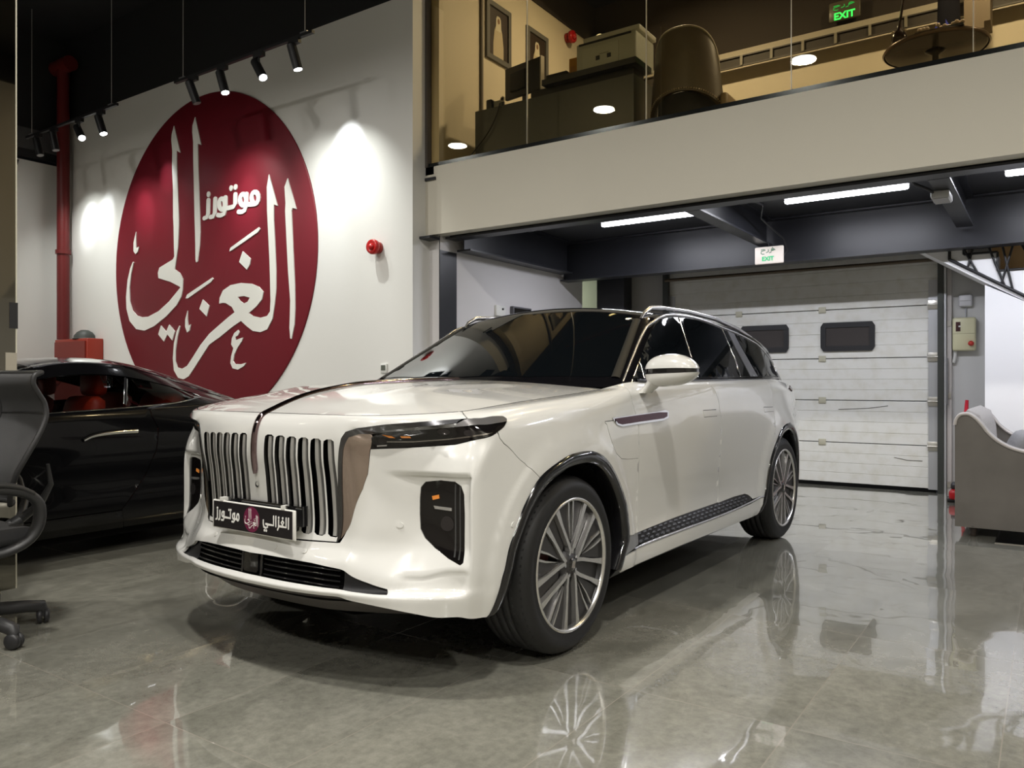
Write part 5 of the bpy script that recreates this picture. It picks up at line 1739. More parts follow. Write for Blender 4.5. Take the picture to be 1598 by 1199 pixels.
# ================================================================== office on the mezzanine
struct(bx(-5.2, XR, 9.52, 9.6, 5.2, 5.27), 'trim_cornice', mat('cornice_grey', (.40, .36, .28), .6))
DSK = mat('desk_charcoal', (.055, .058, .055), .35)
dk_ = empty('reception_desk', (-4.03, 6.6, 3.2), label='charcoal reception desk behind the office glass', cat='desk')
MB().box(-.96, .87, 0, .03, .0, .84).build('front_panel', DSK, dk_)
MB().box(-.96, .87, .03, .72, .80, .84).build('worktop', DSK, dk_)
MB().box(-.96, -.93, .03, .72, 0, .80).build('end_panel', DSK, dk_)
MB().box(.84, .87, .03, .72, 0, .80).build('end_panel', DSK, dk_)
MB().box(-.12, .90, -.02, .32, .93, .985).build('raised_ledge', mat('ledge_black', (.018, .018, .018), .35), dk_)
MB().box(-.30, .84, .06, .28, .84, .93).build('ledge_support', BLACKP, dk_)
pr = empty('printer', (-3.50, 6.70, 4.188), label='pale grey office printer on the desk ledge behind the glass', cat='printer')
PG = mat('printer_grey', (.50, .52, .46), .45)
MB().rbox((0, .19, .15), (.64, .40, .30), .015).build('printer_body', PG, pr)
MB().rbox((.05, .19, .325), (.60, .38, .05), .01).build('scanner_lid', mat('printer_light', (.62, .63, .57), .45), pr)
MB().box(-.29, .27, -.015, -.008, .275, .295).build('paper_slot', PLASTB, pr)
MB().box(-.25, .14, -.016, -.010, .04, .24).build('front_flap', mat('printer_flap', (.55, .57, .51), .45), pr)
for x in (-.10, .02):
    MB().box(x, x + .04, -.02, -.014, .10, .14).build('flap_latch', PLASTB, pr)
MB().box(-.06, .04, -.0185, -.015, .15, .156).build('flap_handle', mat('printer_line', (.25, .26, .22), .5), pr)
bo = empty('carton', (-3.872, 6.82, 4.185), label='orange carton standing left of the printer', cat='box')
MB().box(-.045, .045, -.1, .1, 0, .20).build('carton_body', mat('carton_orange', (.42, .20, .02), .6), bo)
MB().box(-.03, .03, -.1015, -.1, .05, .12).build('carton_label', mat('carton_amber', (.35, .16, .02), .6), bo)
bb = empty('black_case', (-4.05, 6.75, 4.19), label='flat black case on the left end of the desk ledge', cat='case')
MB().rbox((0, .05, .04), (.24, .22, .085), .01).build('case_body', BLACKP, bb)
MB().box(-.03, .03, -.066, -.06, .03, .05).build('case_clasp', PLASTB, bb)
mo = empty('monitor', (-4.47, 6.74, 4.044), rz=-.16, label='black computer monitor on the desk seen from behind', cat='monitor')
MB().rbox((0, 0, .27), (.50, .04, .33), .008).build('monitor_back', PLASTB, mo)
MB().box(.243, .256, -.022, .03, .10, .44).build('monitor_edge', mat('monitor_edge_pale', (.5, .45, .36), .4), mo)
MB().rbox((-.05, -.035, .26), (.22, .04, .20), .015).build('rear_bulge', BLACKP, mo)
MB().box(-.02, .02, .0, .03, .01, .12).box(-.1, .1, -.08, .08, 0, .012).build('monitor_stand', PLASTB, mo)
tag(MB().rbox((-4.86, 6.70, 4.103), (.07, .08, .12), .012).build('desk_speaker', PLASTB), 'small black speaker at the left end of the reception desk', 'speaker')
tag(MB().rbox((-4.77, 6.72, 4.093), (.10, .06, .10), .008).build('card_terminal', mat('terminal_grey', (.25, .25, .22), .5)), 'small grey terminal between the speaker and the monitor', 'terminal')
wc = empty('webcam', (-4.64, 6.61, 4.103), label='round webcam with a pale ring on the desk edge', cat='webcam')
MB().lathe([(.016, 0), (.028, -.005), (.028, -.012), (.016, -.016)], axis='y', n=18).build('camera_ring', mat('ring_pale', (.45, .42, .36), .4), wc)
MB().lathe([(0, -.012), (.016, -.012)], axis='y', n=14).build('camera_lens', GLOSSB, wc)
MB().box(-.008, .008, 0, .02, -.06, -.02).build('camera_foot', PLASTB, wc)
tag(MB().tube(spl3d([(-4.66, 6.585, 4.06), (-4.68, 6.575, 3.98), (-4.74, 6.57, 3.86), (-4.84, 6.57, 3.74), (-4.93, 6.57, 3.66), (-5.02, 6.57, 3.58)]), .006, n=6).build('cable', BLACKP), 'black cable trailing down the front of the reception desk', 'cable')
# tub chair seen from behind
LEA = mat('chair_taupe_leather', (.105, .085, .06), .42)
ch = empty('tub_chair', (-2.755, 6.93, 3.2), label='tall taupe tub chair with nailhead trim seen through the office glass', cat='armchair')
rows = []
for i in range(25):
    a = -1.45 + 2.9 * i / 24
    q = abs(a) / 1.45
    zt = .66 + .52 * math.sqrt(max(0, 1 - q**2.6))
    zb = .60 - .20 * q**2
    col_ = []
    for j in range(12):
        f = j / 11
        z = zb + (zt - zb) * f
        r = .345 * (1 + .05 * (1 - f)) * (1 - .10 * f * f)
        col_.append((r * math.sin(a), -.30 * math.cos(a) * (1 - .08 * f) + .0, z))
    rows.append(col_)
mb = MB().grid(rows)
mb.grid([[(x * .90, y * .88, z) for x, y, z in r] for r in rows[::-1]])
mb.grid([[r[-1], (r[-1][0] * .9, r[-1][1] * .88, r[-1][2])] for r in rows])
mb.grid([[(r[0][0] * .9, r[0][1] * .88, r[0][2]), r[0]] for r in rows])
mb.build('backrest', LEA, ch)
nl = MB()
for r in rows:
    for p in (r[0],):
        nl.lathe([(0, -.006), (.007, -.004), (.008, 0)], (p[0] * 1.01, p[1] * 1.01, p[2] + .02), 'y', 6)
for i in range(len(rows) - 1):
    p = [(rows[i][0][d] + rows[i + 1][0][d]) / 2 for d in range(3)]
    nl.lathe([(0, -.006), (.007, -.004), (.008, 0)], (p[0] * 1.01, p[1] * 1.01, p[2] + .02), 'y', 6)
nh = nl.build('nailhead_trim', mat('nail_brass', (.5, .42, .3), .3, .9), ch)
nh['kind'] = 'stuff'
MB().tube([r[-1] for r in rows], .009, n=6).build('top_piping', mat('piping_pale', (.4, .36, .28), .5), ch)
MB().lathe([(0, .10), (.27, .10), (.285, .14), (.285, .58), (.24, .62), (0, .63)], n=28).build('seat', BLACKP, ch)
MB().rbox((.37, .05, .45), (.07, .38, .24), .03).build('arm', mat('chair_tan_leather', (.26, .19, .11), .45), ch)
for a in range(4):
    t = PI / 4 + a * PI / 2
    MB().cyl((.24 * math.cos(t), .24 * math.sin(t), 0), (.22 * math.cos(t), .22 * math.sin(t), .32), .014, .02, n=8).build('leg', BLACKP, ch)
# portraits on the left wall
def portrait(y0, y1, lab):
    z0, z1 = 4.83, 5.49
    r = empty('framed_portrait', (-5.2, (y0 + y1) / 2, z0), label=lab, cat='picture')
    h = (y1 - y0) / 2
    H = z1 - z0
    MB().prism([(-h, 0), (h, 0), (h, H), (-h, H)], lambda a, b, d: (d, a, b), 0, .03, holes=[[(-h + .055, .055), (h - .055, .055), (h - .055, H - .055), (-h + .055, H - .055)]]).build('picture_frame', mat('frame_grey', (.13, .125, .115), .4), r)
    p = MB().box(.004, .012, -h + .05, h - .05, .05, H - .05).build('picture', mat('picture_dark', (.035, .022, .014), .5), r)
    ROB = mat('robe_cream', (.50, .42, .28), .6)
    f = lambda a, b, d: (.012 + d, a, b)
    MB().prism([(-.10, .06), (.10, .06), (.10, .20), (.075, .36), (.045, .42), (-.045, .42), (-.075, .36), (-.10, .2)], f, 0, .002).build('painted_robe', ROB, p)
    MB().prism([(-.055, .36), (.055, .36), (.045, .50), (.025, .53), (-.025, .53), (-.045, .50)], f, .002, .004).build('painted_headscarf', mat('scarf_white', (.6, .54, .40), .6), p)
    MB().prism([(.022 * math.cos(t), .475 + .032 * math.sin(t)) for t in np.linspace(0, 2 * PI, 13)[:-1]], f, .004, .006).build('painted_face', mat('face_tan', (.22, .12, .06), .6), p)
portrait(7.06, 7.54, 'grey-framed portrait of a person in white robes, left of the office pair')
portrait(7.88, 8.36, 'grey-framed portrait of a person in white robes, half behind the monitor')
# clock, table, odds and ends
ck = empty('wall_clock', (-5.06, 9.5, 5.86), label='round lit clock face in a dark square frame at the office corner', cat='clock')
MB().box(-.09, .09, -.02, 0, -.09, .09).build('clock_frame', BLACKP, ck)
MB().lathe([(0, -.026), (.07, -.026), (.074, -.02)], axis='y', n=24).build('clock_face', mat('clock_cream', (.6, .5, .3), .5, emit=(1., .85, .5), es=1.2), ck)
MB().box(-.004, .004, -.03, -.027, 0, .05).box(0, .035, -.03, -.027, -.004, .004).build('clock_hand', BLACKP, ck)
tb = empty('round_table', (-.78, 7.34, 3.2), label='round glass-topped table seen from below at the right of the office', cat='table')
MB().lathe([(.0, .735), (.36, .735), (.385, .742), (.39, .755), (.385, .765), (0, .765)], n=48).build('table_top', mat('table_bronze', (.09, .078, .05), .18, .3), tb)
MB().lathe([(.386, .735), (.398, .748), (.386, .768)], n=48).build('table_rim', mat('rim_brown', (.12, .08, .05), .3, .5), tb)
MB().lathe([(0, 0), (.2, 0), (.2, .02), (.03, .04), (.025, .70), (.08, .735), (0, .735)], n=24).build('pedestal', mat('pedestal_dark', (.04, .035, .025), .3, .5), tb)
tr_ = empty('flower_bowl', (-.72, 7.05, 3.967), label='low row of pale pink and cream flowers on the round table', cat='flowers')
mb = MB()
for k in range(26):
    x, y = -.16 + .32 * random.random(), -.04 + .1 * random.random()
    mb.lathe([(0, -.016), (.012, -.012), (.018, 0), (.012, .012), (0, .016)], (x, y, .03 + .02 * random.random()), n=7)
o = mb.build('flowers', mat('flower_cream', (.62, .48, .36), .6), tr_)
o['kind'] = 'stuff'
MB().box(-.17, .17, -.05, .08, 0, .02).build('tray', PLASTB, tr_)
wp = empty('water_pipe', (-1.02, 7.12, 3.967), label='dark water pipe with a tall slanted stem on the round table', cat='water pipe')
MB().lathe([(0, 0), (.05, 0), (.062, .04), (.05, .09), (.02, .12), (.014, .16)], n=18).build('base', mat('pipe_brown', (.03, .015, .01), .2), wp)
MB().cyl((0, 0, .14), (.085, 0, .75), .010, n=8).build('stem', MATS['pipe_brown'], wp)
for s_ in (-1, 1):
    MB().lathe([(0, -.014), (.014, 0), (0, .014)], (.045 * s_, -.02, .10), n=10).build('brass_knob', MATS['nail_brass'], wp)
# cable tray, hanging jacket, box on the office back wall
ct = empty('cable_tray', (0, 9.45, 5.03), label='dark cable tray under the ceiling of the office back wall', cat='cable tray')
MB().box(-5.1, 3.0, -.02, 0, 0, .015).box(-5.1, 3.0, -.02, 0, .12, .135).build('tray_rail', mat('tray_brown', (.06, .05, .04), .5), ct)
MB().box(-5.1, 3.0, .0, .01, .01, .13).build('tray_back', mat('tray_dark', (.035, .028, .02), .6), ct)
for k in range(22):
    MB().box(-4.9 + k * .36, -4.87 + k * .36, -.03, -.02, .01, .13).build('tray_rung', mat('rung_pale', (.22, .2, .15), .5), ct)
ex2 = empty('exit_sign', (-1.92, 9.49, 5.40), label='dark exit sign with glowing green writing above the office', cat='exit sign')
MB().rbox((0, 0, .02), (.34, .04, .22), .012).build('sign_body', mat('exit2_body', (.10, .09, .06), .3), ex2)
GR2 = mat('exit_glow', (.02, .6, .1), .4, emit=(.05, 1., .15), es=1.6)
txt('EXIT', .11, (0, -.024, -.045), ex2, GR2, bold=.003)
mb = MB()
for st_ in KH:
    mb.ribbon([(a * 1.5, (b - .12) * 1.0 + .055) for a, b in st_], .009, lambda a, b, d: (a, -.022 - d, b), 0, .002)
mb.build('arabic_lettering', mat('exit_glow_dim', (.02, .3, .05), .4, emit=(.03, .5, .1), es=.7), ex2)
hj = empty('hanging_jacket', (-.80, 8.6, 4.30), label='dark jacket with a blue diamond patch hanging in the office', cat='jacket')
MB().tube([(0, 0, 1.1), (0, 0, .62)], [.04, .11], n=12, flat=(1, .35)).tube([(0, 0, .66), (0, 0, .3), (0, 0, 0)], [.11, .12, .10], n=14, flat=(1, .5)).build('jacket_body', mat('jacket_black', (.008, .008, .012), .9, spec=.1), hj)
MB().prism([(-.11, .30), (-.05, .18), (.01, .30), (-.05, .42)], lambda a, b, d: (a, -.075 - d, b), 0, .01).build('blue_patch', mat('patch_blue', (.03, .04, .35), .5), hj)
MB().cyl((.0, 0, 1.1), (0, 0, 1.75), .006, n=6).build('hook_cord', PLASTB, hj)
du = empty('ventilation_duct', (-.58, 8.9, 4.72), label='brown duct box coming down at the top right of the office', cat='duct')
MB().box(-.11, .11, -.1, .25, -.05, 1.63).build('duct_body', mat('duct_brown', (.16, .12, .075), .55), du)
MB().box(-.11, .06, -.12, -.1, -.12, -.05).build('duct_flange', MATS['duct_brown'], du)
tu = empty('tube_light', (-4.0, 8.0, 6.05), rz=.9, label='yellowish tube light high in the office behind the glass', cat='tube light')
MB().rbox((0, 0, 0), (1.1, .05, .04), .012).build('tube_diffuser', mat('warm_tube', (1, 1, 1), .5, emit=(1., .86, .5), es=9.), tu)
MB().box(-.56, .56, -.05, .05, .02, .06).build('tube_housing', mat('housing_olive', (.3, .28, .15), .4), tu)
MB().cyl((0, 0, .06), (0, 0, .3), .008, n=6).build('hanging_rod', PLASTB, tu)
for k, (xa, ya, xb, yb) in enumerate(((-4.9, 7.0, 3.0, 9.2), (-3.4, 6.4, -2.0, 9.5))):
    rp2 = MB().cyl((xa, ya, 6.25 - .12 * k), (xb, yb, 6.25 - .12 * k), .04, n=10)
    tag(rp2.build('sprinkler_pipe', mat('pipe_dull_red', (.12, .012, .01), .5)), ('long dull red sprinkler pipe crossing under the office ceiling', 'short dull red sprinkler pipe running back under the office ceiling')[k], 'pipe')
for x_, y_ in ((-3.4, 7.9), (-.4, 7.9), (2.6, 7.9)):  # fill lamps added to give the office its warm light
    r = empty('office_fill_lamp', (x_, y_, 6.1), label={-3.4: 'warm round ceiling lamp in the office above the reception desk', -.4: 'warm round ceiling lamp in the office above the round table', 2.6: 'warm round ceiling lamp at the far right of the office'}[x_], cat='lamp', group='office ceiling lamps')
    MB().lathe([(0, 0), (.12, 0), (.13, .03), (.13, .25), (0, .25)], n=24).build('lamp_body', BLACKP, r)
    MB().lathe([(0, -.002), (.11, -.002)], n=24).build('lamp_face', mat('fill_lamp_face', (1, 1, 1), .5, emit=(1., .8, .5), es=6.), r)
    a = area_light('office_fill_light', (0, 0, -.01), (0, 0, 0), .2, 65, (1., .86, .66))
    a.parent = r
# unseen lamp added to light the side room behind the bay wall
r = empty('side_room_fill_lamp', (-6.2, 8.9, 2.935), label='small ceiling lamp in the pale green side room', cat='lamp')
MB().lathe([(0, 0), (.12, 0), (.12, .05), (0, .05)], n=20).build('lamp_body', MATS['housing_white'], r)
a = area_light('side_room_fill_light', (0, 0, -.01), (0, 0, 0), .2, 30, (.9, 1., .75))
a.parent = r
# ================================================================== black coupe (parked beside the SUV, tail to the logo wall)
BLK = mat('black_car_paint', (.0025, .0025, .003), .14, spec=.25, coat=.25, coat_r=.01)
# columns v, rows (u,z): sill .. side .. belt .. window .. roof .. centre
CR = [0, .10, .22, .36, .50, .62, .70, .76, .90, 1.02, 1.12, 1.45, 1.75, 2.05]


def cc(v, P, dv=None):
    return [(p[0], v + (dv[i] if dv else 0), p[1]) for i, p in enumerate(P)]


def csec(v, w, zb, sh_, zbelt, ub, zr, ur, zc_, lo=.17):
    """w half width, zb sill top, sh_ shoulder height, belt (ub,zbelt), roof rail (ur,zr), centre height zc_"""
    return cc(v, [(w - .05, lo), (w - .015, lo + .07), (w - .006, .36), (w - .012, .50), (w - .004, .64), (w, .76), (w - .010, .85), (ub + .02, sh_), (ub, zbelt),
                  (ub - (ub - ur) * .5, zbelt + (zr - zbelt) * .55), (ur, zr), (ur * .78, zr + (zc_ - zr) * .60), (ur * .4, zr + (zc_ - zr) * .93), (0, zc_)])


CT = [
    cc(-.86, [(.30, .2), (.32, .26), (.34, .34), (.36, .44), (.36, .52), (.36, .58), (.36, .62), (.34, .65), (.30, .66), (.24, .665), (.20, .67), (.14, .672), (.07, .673), (0, .673)]),
    cc(-.78, [(.66, .2), (.68, .26), (.69, .34), (.70, .44), (.70, .52), (.69, .60), (.67, .65), (.63, .69), (.57, .71), (.48, .72), (.40, .725), (.28, .73), (.14, .735), (0, .735)]),
    cc(-.55, [(.80, .2), (.83, .26), (.85, .34), (.86, .46), (.86, .56), (.855, .66), (.84, .72), (.80, .76), (.72, .79), (.60, .80), (.50, .805), (.34, .81), (.17, .815), (0, .82)]),
    cc(0, [(.85, .2), (.88, .26), (.90, .36), (.905, .50), (.905, .62), (.90, .74), (.885, .81), (.85, .86), (.75, .895), (.62, .91), (.50, .915), (.34, .925), (.17, .93), (0, .93)]),
    cc(.55, [(.85, .17), (.88, .24), (.895, .36), (.89, .50), (.895, .64), (.90, .76), (.89, .85), (.865, .90), (.78, .945), (.66, .965), (.52, .975), (.35, .985), (.17, .99), (0, .99)]),
    csec(.85, .90, 0, .93, .96, .86, .995, .70, 1.05),
    csec(1.15, .90, 0, .94, .97, .865, 1.11, .66, 1.19),
    csec(1.50, .90, 0, .955, .985, .865, 1.25, .62, 1.33),
    csec(1.80, .90, 0, .965, .995, .86, 1.285, .60, 1.375),
    csec(2.10, .905, 0, .975, 1.005, .855, 1.27, .60, 1.375),
    csec(2.40, .912, 0, .985, 1.02, .85, 1.21, .61, 1.325),
    csec(2.65, .918, 0, .99, 1.03, .845, 1.13, .64, 1.25),
    csec(2.84, .920, 0, .985, 1.02, .84, 1.075, .68, 1.18),
    csec(3.10, .912, 0, .97, .995, .81, 1.02, .68, 1.09),
    csec(3.40, .88, 0, .93, .955, .76, .97, .60, 1.02, .2),
    csec(3.66, .80, 0, .90, .925, .68, .94, .5, .965, .24),
    csec(3.78, .60, 0, .88, .90, .50, .91, .36, .93, .3),
]
CVS = [c[0][1] for c in CT]
CB = Surf(CT, CVS, CR)
cz_ = np.array(CR)


def cst(v, z):
    """surface parameters of a point (v,z) on the coupe's side"""
    out = []
    for vv, zz in zip(v, z):
        t = np.linspace(0, 1.45, 400)
        P = CB(np.full(400, vv), t)
        out.append((vv, float(np.interp(zz, P[:, 2], t))))
    return out


cp = empty('coupe_car', (-6.25, 1.06, 0), 0., 'glossy black coupe with red seats parked on the left behind the office chair', 'car')
win = [(1.02, .985), (1.12, 1.05), (1.30, 1.14), (1.50, 1.215), (1.72, 1.245), (1.90, 1.25), (2.09, 1.235), (2.28, 1.20), (2.47, 1.15), (2.60, 1.11), (2.64, 1.085), (2.57, 1.072), (2.40, 1.045), (2.1, 1.022), (1.73, 1.005), (1.4, .99)]
wst = cst([p[0] for p in win], [p[1] for p in win])
ws_c = [(v, t) for v, t in wst]
ar_f = [(-.42 + 0, 0)] + [(.0 + .375 * math.cos(a), .335 + .375 * math.sin(a)) for a in np.linspace(PI + .3, -.3, 22)] + [(.42, 0)]
arc_c = lambda hv: cst([hv + .37 * math.cos(a) for a in np.linspace(PI + .42, -.42, 24)], [.335 + .37 * math.sin(a) for a in np.linspace(PI + .42, -.42, 24)])
aF, aR = arc_c(0.), arc_c(2.84)
doorc = cst([2.12, 2.16, 2.20, 2.18, 2.10, 1.98, 1.93], [1.02, .95, .86, .70, .52, .36, .30])
doorf = cst([.82, .80, .78, .80, .86], [.95, .8, .6, .4, .30])
END0, END1 = -.86, 3.78
aFp = [(aF[0][0], 0)] + aF + [(aF[-1][0], 0)]
aRp = [(aR[0][0], 0)] + aR + [(aR[-1][0], 0)]
side_front = [(END0, 0)] + aFp + [(d[0] - .003, d[1]) for d in ([(.9, 0.0)] + doorf[::-1])] + [(.83, .9), (.83, 2.05), (END0, 2.05)]
skin(CB, side_front, [], 'front_body', BLK, cp, th=.01, step=.05, bstep=.03, mirror=1)
door_o = [(d[0] + .003, d[1]) for d in doorf[::-1]] + [(.84, .88), (1.0, .885), (1.4, .888)] + [(v, t - .012) for v, t in wst[::-1] if 1.45 < v < 2.12 and t < 1.0] + [(d[0] - .003, d[1]) for d in doorc]
# simple closed loops: door below the glass
door_o = [(d[0] + .003, d[1]) for d in doorf[::-1]] + [(.84, .875), (1.4, .875), (2.12, .875)] + [(d[0] - .003, d[1]) for d in doorc]
skin(CB, door_o, [], 'door', BLK, cp, th=.01, step=.05, bstep=.03)
rear_o = [(.95, 0)] + [(.9, .07), (1.3, .08)] + [(1.93, .09)]
lower = [(.50, 0), (.91, 0), (1.9, 0)] + aRp
sill_o = [(.905, 0), (.89, doorf[-1][1] - .006), (1.93, doorc[-1][1] - .006), (1.96, 0)]
skin(CB, sill_o, [], 'sill', BLK, cp, off=.004, th=.01, step=.05, bstep=.03)
rear = [(1.965, 0)] + [(d[0] + .003, d[1]) for d in doorc[::-1]] + [(2.124, .88)] + [(.84, .881), (.833, .9), (.833, 2.05), (END1, 2.05), (END1, 0)] + aRp[::-1]
skin(CB, rear, [ws_c], 'roof_and_quarter', BLK, cp, th=.01, step=.045, bstep=.025, mirror=1)
CG = glass_mat('coupe_glass', (.50, .47, .47), .03)
split = cst([2.11, 2.05, 1.99], [1.232, 1.12, 1.02])
wa = [p for p in ws_c if p[0] <= 1.97]
wl = ws_c[:6] + [(2.085, split[0][1] - .01), (1.975, split[2][1] + .012)] + [p for p in ws_c[13:]]
wr = [(2.105, split[0][1] - .012)] + ws_c[7:14] + [(2.10, ws_c[14][1] + .004), (1.998, split[2][1] + .014)]
for poly in (wl, wr):
    skin(CB, poly, [], 'side_window', CG, cp, off=-.004, th=0, step=.06, bstep=.03)
strip(CB, [(2.095, split[0][1] - .01), (2.04, (split[0][1] + split[2][1]) / 2), (1.987, split[2][1] + .01)], .020, 'window_divider', TRIMK, cp, off=.0, th=.004)
strip(CB, [(v, t - .006) for v, t in ws_c[::-1][:7]] , .010, 'window_chrome', mat('dim_chrome2', (.25, .25, .26), .15, 1.), cp, off=.001, th=.003)
wsc = cst([], [])
skin(CB, [(.86, 1.16), (1.45, 1.16), (1.45, 2.05), (.86, 2.05)], [], 'windscreen', DGLASS, cp, off=.004, th=.003, step=.06, mirror=1)
skin(CB, [(2.15, 1.2), (2.9, 1.2), (2.9, 2.05), (2.15, 2.05)], [], 'rear_window', DGLASS, cp, off=.003, th=.003, step=.06, mirror=1)
skin(CB, [(1.5, 1.22), (2.05, 1.22), (2.05, 2.05), (1.5, 2.05)], [], 'sunroof', mat('sunroof_grey', (.10, .10, .11), .1, coat=1.), cp, off=.003, th=.003, step=.06, mirror=1)
hd_ = cst([1.66, 1.72, 1.80, 1.95, 2.04], [.80, .825, .838, .845, .845])
strip(CB, hd_, .024, 'door_handle', CHROME, cp, off=.012, th=.010, n=5)
tl = cst([3.30, 3.5, 3.66], [.86, .87, .865])
strip(CB, tl, .08, 'tail_lamp', mat('tail_red_dark', (.06, .003, .004), .08, coat=1.), cp, off=.004, th=.006)
# interior
RSEAT = mat('seat_red_leather', (.42, .035, .012), .45)
mb = MB()
mb.add([(-.85, -.6, .20), (.85, -.6, .20), (.85, 3.5, .20), (-.85, 3.5, .20)], [(0, 1, 2, 3)])
mb.box(-.78, .78, -.45, 3.35, .11, .24)  # added matte black box in place of the shadow under the car
mb.build('floor_pan_shade_box', MATTEB, cp)
for sx in (-.38, .38):
    s_ = MB().rbox((sx, 1.55, .50), (.50, .55, .16), .05).build('seat', RSEAT, cp)
    MB().rbox((sx, 1.88, .80), (.44, .13, .60), .07, M=Matrix.Rotation(-.25, 3, 'X')).build('seat_back', RSEAT, s_)
    MB().rbox((sx, 2.00, 1.18), (.26, .10, .18), .04).build('headrest', RSEAT, s_)
    MB().rbox((sx, 2.50, .92), (.48, .14, .40), .06, M=Matrix.Rotation(-.4, 3, 'X')).build('rear_seat', RSEAT, cp)
MB().rbox((0, .95, .86), (1.5, .35, .22), .06).build('dashboard', BLACKP, cp)
MB().rbox((.80, 1.5, .78), (.06, 1.2, .36), .02).build('door_lining', RSEAT, cp)
MB().rbox((-.80, 1.5, .78), (.06, 1.2, .36), .02).build('door_lining', RSEAT, cp)
sw = MB().tube([(.38 + .18 * math.cos(t), 1.18 - .06 * math.sin(t), .93 + .17 * math.sin(t)) for t in np.linspace(0, 2 * PI, 25)], .015, n=6).build('steering_wheel', BLACKP, cp)
for hv in (0., 2.84):
    for sgn in (1, -1):
        arc = arc_c(hv)
        A = CB([p[0] for p in arc], [p[1] for p in arc])
        lin = [[(p[0] * sgn, p[1], p[2]), (.5 * sgn, p[1], p[2])] for p in A]
        mb = MB().grid(lin if sgn > 0 else lin[::-1])
        mb.add([(.5 * sgn, hv, .33)] + [r[1] for r in lin], [(0, i + 1, i + 2) for i in range(len(lin) - 1)])
        mb.build('wheel_liner', MATTEB, cp)
cw = make_wheel(cp, (.895, 0, .335), 1, R=.335, rim=.25, wdt=.24, style=1)
for hub, side in (((.90, 2.84, .335), 1), ((-.895, 0, .335), -1), ((-.90, 2.84, .335), -1)):
    c = copy_tree(cw, cp)
    c.location = hub
    c.rotation_euler = (0, 0, 0 if side > 0 else PI)

# ================================================================== office chair, glass screen at the left edge
MESHF = mat('chair_mesh', (.050, .050, .052), .75, bump=(220, .4, .002))
FRM = mat('chair_frame', (.022, .022, .023), .45)
oc = empty('office_chair', (-4.14, 1.56, 0), 0., 'black mesh office chair with curved headrest at the left edge', 'office chair')
# back: profile in (y,z), half width by z; occupant faces -y
prof = [(.24, .60, .205), (.275, .68, .215), (.265, .76, .235), (.225, .84, .25), (.20, .92, .25), (.215, .985, .245), (.265, 1.03, .24), (.285, 1.035, .235), (.270, 1.08, .23), (.215, 1.14, .235), (.205, 1.18, .24), (.245, 1.225, .235), (.285, 1.235, .225)]
prof = [(.19, .62, .14), (.18, .68, .17), (.185, .76, .21), (.215, .84, .235), (.255, .92, .245), (.29, .99, .24), (.305, 1.04, .235), (.30, 1.09, .23), (.27, 1.14, .235), (.245, 1.185, .24), (.25, 1.22, .24), (.285, 1.237, .232)]
K = np.arange(len(prof))
Q = np.linspace(0, len(prof) - 1, 45)
PY, PZ, PW = [herm(K, [p[i] for p in prof], Q) for i in range(3)]


def bpt(i, a, dy=0.):
    w_ = PW[i]
    return (a * w_, PY[i] - .055 * a * a * 1. + dy, PZ[i])


rows = [[bpt(i, a) for a in np.linspace(-1, 1, 15)] for i in range(45)]
mb = MB().grid([r[::-1] for r in rows]).grid([[(x, y + .006, z) for x, y, z in r] for r in rows])
mb.build('backrest_mesh', MESHF, oc)
fr_ = MB()
ring = [bpt(i, 1, .003) for i in range(45)] + [bpt(44, a, .003) for a in np.linspace(1, -1, 12)[1:-1]] + [bpt(i, -1, .003) for i in range(44, -1, -1)] + [bpt(0, a, .003) for a in np.linspace(-1, 1, 10)[1:]]
fr_.tube(ring, .013, n=8, caps=False)
i1 = int(np.argmin(abs(PZ - 1.045)))
fr_.tube([bpt(i1, a, .002) for a in np.linspace(-1, 1, 12)], .006, n=6)
for sx in (-1, 1):
    fr_.tube([(sx * .205, .275, .80), (sx * .16, .31, .70), (sx * .08, .30, .60), (0, .24, .52)], [.008, .013, .018, .022], n=8)
fr_.tube([(0, .24, .52), (0, .10, .44), (0, 0, .42)], [.03, .035, .04], n=10)
fr_.build('backrest_frame', FRM, oc)
st_ = MB().rbox((0, -.02, .475), (.50, .48, .085), .04, n=3)
st_.build('seat', mat('seat_fabric', (.022, .022, .023), .85, bump=(120, .3, .002)), oc)
MB().rbox((0, 0, .425), (.40, .36, .03), .012).build('seat_shell', FRM, oc)
for sx in (1, -1):
    arm_ = [(.0, .415), (.05, .42), (.12, .44), (.18, .485), (.205, .55), (.20, .62), (.165, .67), (.09, .70), (0, .713), (-.12, .715), (-.2, .71)]
    A = spl(arm_, 4)
    MB().tube([(sx * (.255 + .03 * min(1, (z - .42) * 5)), y, z) for y, z in A], [.040 - .010 * abs(i / len(A) - .4) for i in range(len(A))], n=10, flat=(.6, 1.0), up=(0, 0, 1) if False else (1, 0, 0)).build('armrest_loop', FRM, oc)
    MB().tube([(sx * .285, y, z) for y, z in spl([(-.22, .728), (-.10, .735), (.02, .733), (.10, .715), (.165, .68)], 4)], .028, n=10, flat=(1.5, .55), up=(0, 0, 1)).build('arm_pad', mat('pad_black', (.015, .015, .015), .5), oc)
MB().cyl((0, 0, .12), (0, 0, .43), .025, n=14).cyl((0, 0, .08), (0, 0, .28), .033, n=14).build('gas_lift', mat('lift_grey', (.05, .05, .05), .3, .7), oc)
bs = MB().lathe([(0, .07), (.05, .075), (.055, .12), (.04, .14), (0, .14)], n=20)
for k in range(5):
    a = math.radians(85 - 72 * k)
    ca, sa = math.cos(a), math.sin(a)
    bs.tube([(0, 0, .105), (.12 * ca, .12 * sa, .115), (.26 * ca, .26 * sa, .098), (.33 * ca, .33 * sa, .085), (.335 * ca, .335 * sa, .06)], [.036, .033, .030, .030, .022], n=10)
bs.build('star_base', FRM, oc)
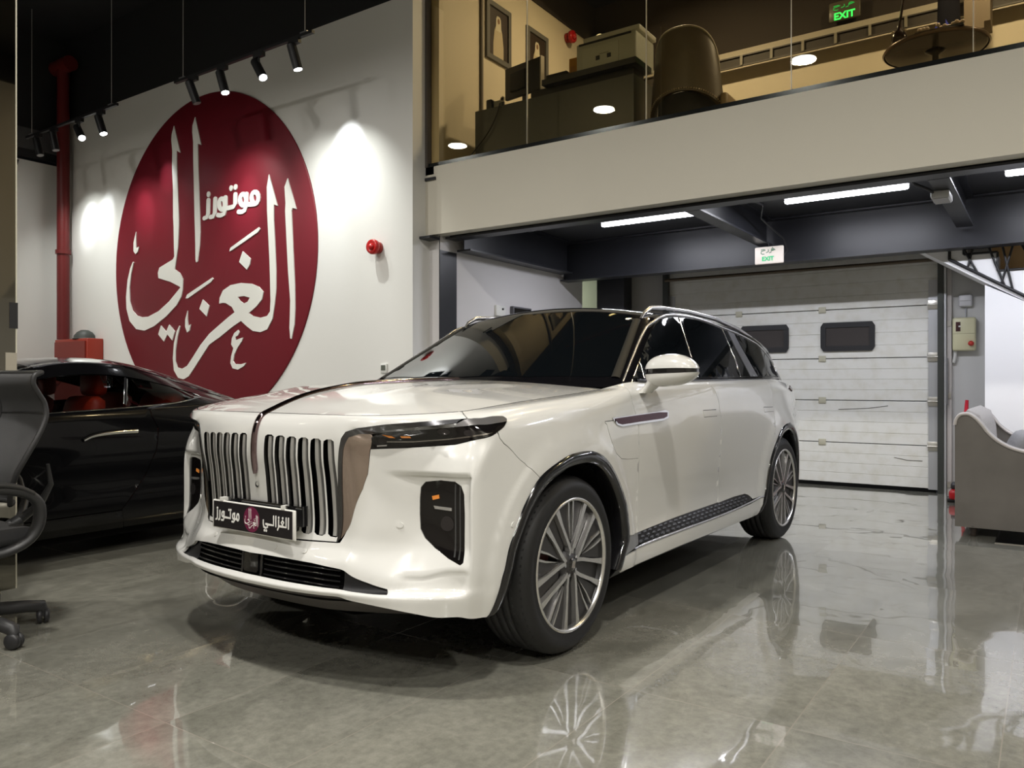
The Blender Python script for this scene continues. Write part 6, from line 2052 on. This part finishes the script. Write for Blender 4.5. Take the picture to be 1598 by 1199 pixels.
for k in range(5):
    a = math.radians(85 - 72 * k)
    x, y = .335 * math.cos(a), .335 * math.sin(a)
    cs = MB().lathe([(.0, -.028), (.028, -.028), (.036, -.020), (.036, -.006), (.0, -.005)], axis='x', n=20).lathe([(.0, .028), (.028, .028), (.036, .020), (.036, .006), (.0, .005)], axis='x', n=20)
    cs.box(-.005, .005, -.02, .01, 0, .035)
    o = cs.build('caster', PLASTB, oc)
    o.location = (x, y, .0365)
    o.rotation_euler = (0, 0, .9 * k + 1.2)
gp = empty('mirror_partition', (-4.60, 1.0, 0), label='tall tinted mirror glass partition at the left edge behind the office chair', cat='partition')
MB().box(-.012, 0, -2.6, .98, .08, 6.3).build('glass_pane', mat('mirror_glass', (.42, .40, .35), .02, 1.), gp)
MB().box(-.014, .002, .98, .986, .08, 6.3).build('glass_edge', MATS['glass_edge_pale'], gp)
MB().box(-.035, .025, -2.6, .90, 0, .08, .004).build('floor_channel', mat('channel_steel', (.55, .55, .52), .2, 1.), gp)
MB().box(-.02, .004, .93, .985, .95, 1.35).build('edge_bracket', mat('bracket_pale', (.35, .32, .26), .4), gp)
MB().box(-.02, .004, .95, .99, 1.48, 1.62).build('lock_box', PLASTB, gp)
# ================================================================== ceiling lamps of the hall
LED = mat('led_face', (1, 1, 1), .5, emit=(1., .97, .88), es=14.)
def ufo(x, y, z, p, label, group='round ceiling lamps of the hall'):
    r = empty('ceiling_lamp', (x, y, z), label=label, cat='lamp', group=group)
    MB().lathe([(0, .10), (.07, .09), (.12, .05), (.19, .03), (.20, 0), (.175, 0)], n=32).build('lamp_body', PLASTB, r)
    MB().lathe([(0, .002), (.172, .002)], n=32).build('lamp_face', LED, r)
    MB().cyl((0, 0, .1), (0, 0, 6.35 - z), .006, n=6).build('hanging_rod', PLASTB, r)
    a = area_light('lamp_light', (0, 0, -.01), (0, 0, 0), .34, p, (1., .965, .90), spread=2.75)
    a.parent = r
    return r
for x, y, lab in ((-9.5, .5, 'round ceiling lamp of the near row, beyond the black coupe'), (-6.2, .7, 'round ceiling lamp of the near row, above the black coupe'),
                  (-2.9, .9, 'round ceiling lamp of the near row, above the bonnet of the SUV'), (.4, .8, 'round ceiling lamp of the near row, above the open floor right of the SUV'),
                  (3.4, .8, 'round ceiling lamp of the near row, far right of the hall'), (-9.5, -4, 'round ceiling lamp of the rear row, furthest left'),
                  (-6.2, -4, 'round ceiling lamp of the rear row, second from the left'), (-2.9, -4, 'round ceiling lamp of the rear row, in its middle'),
                  (.4, -4, 'round ceiling lamp of the rear row, second from the right'), (3.4, -4, 'round ceiling lamp of the rear row, furthest right')):
    ufo(x, y, 5.8, 135, lab)
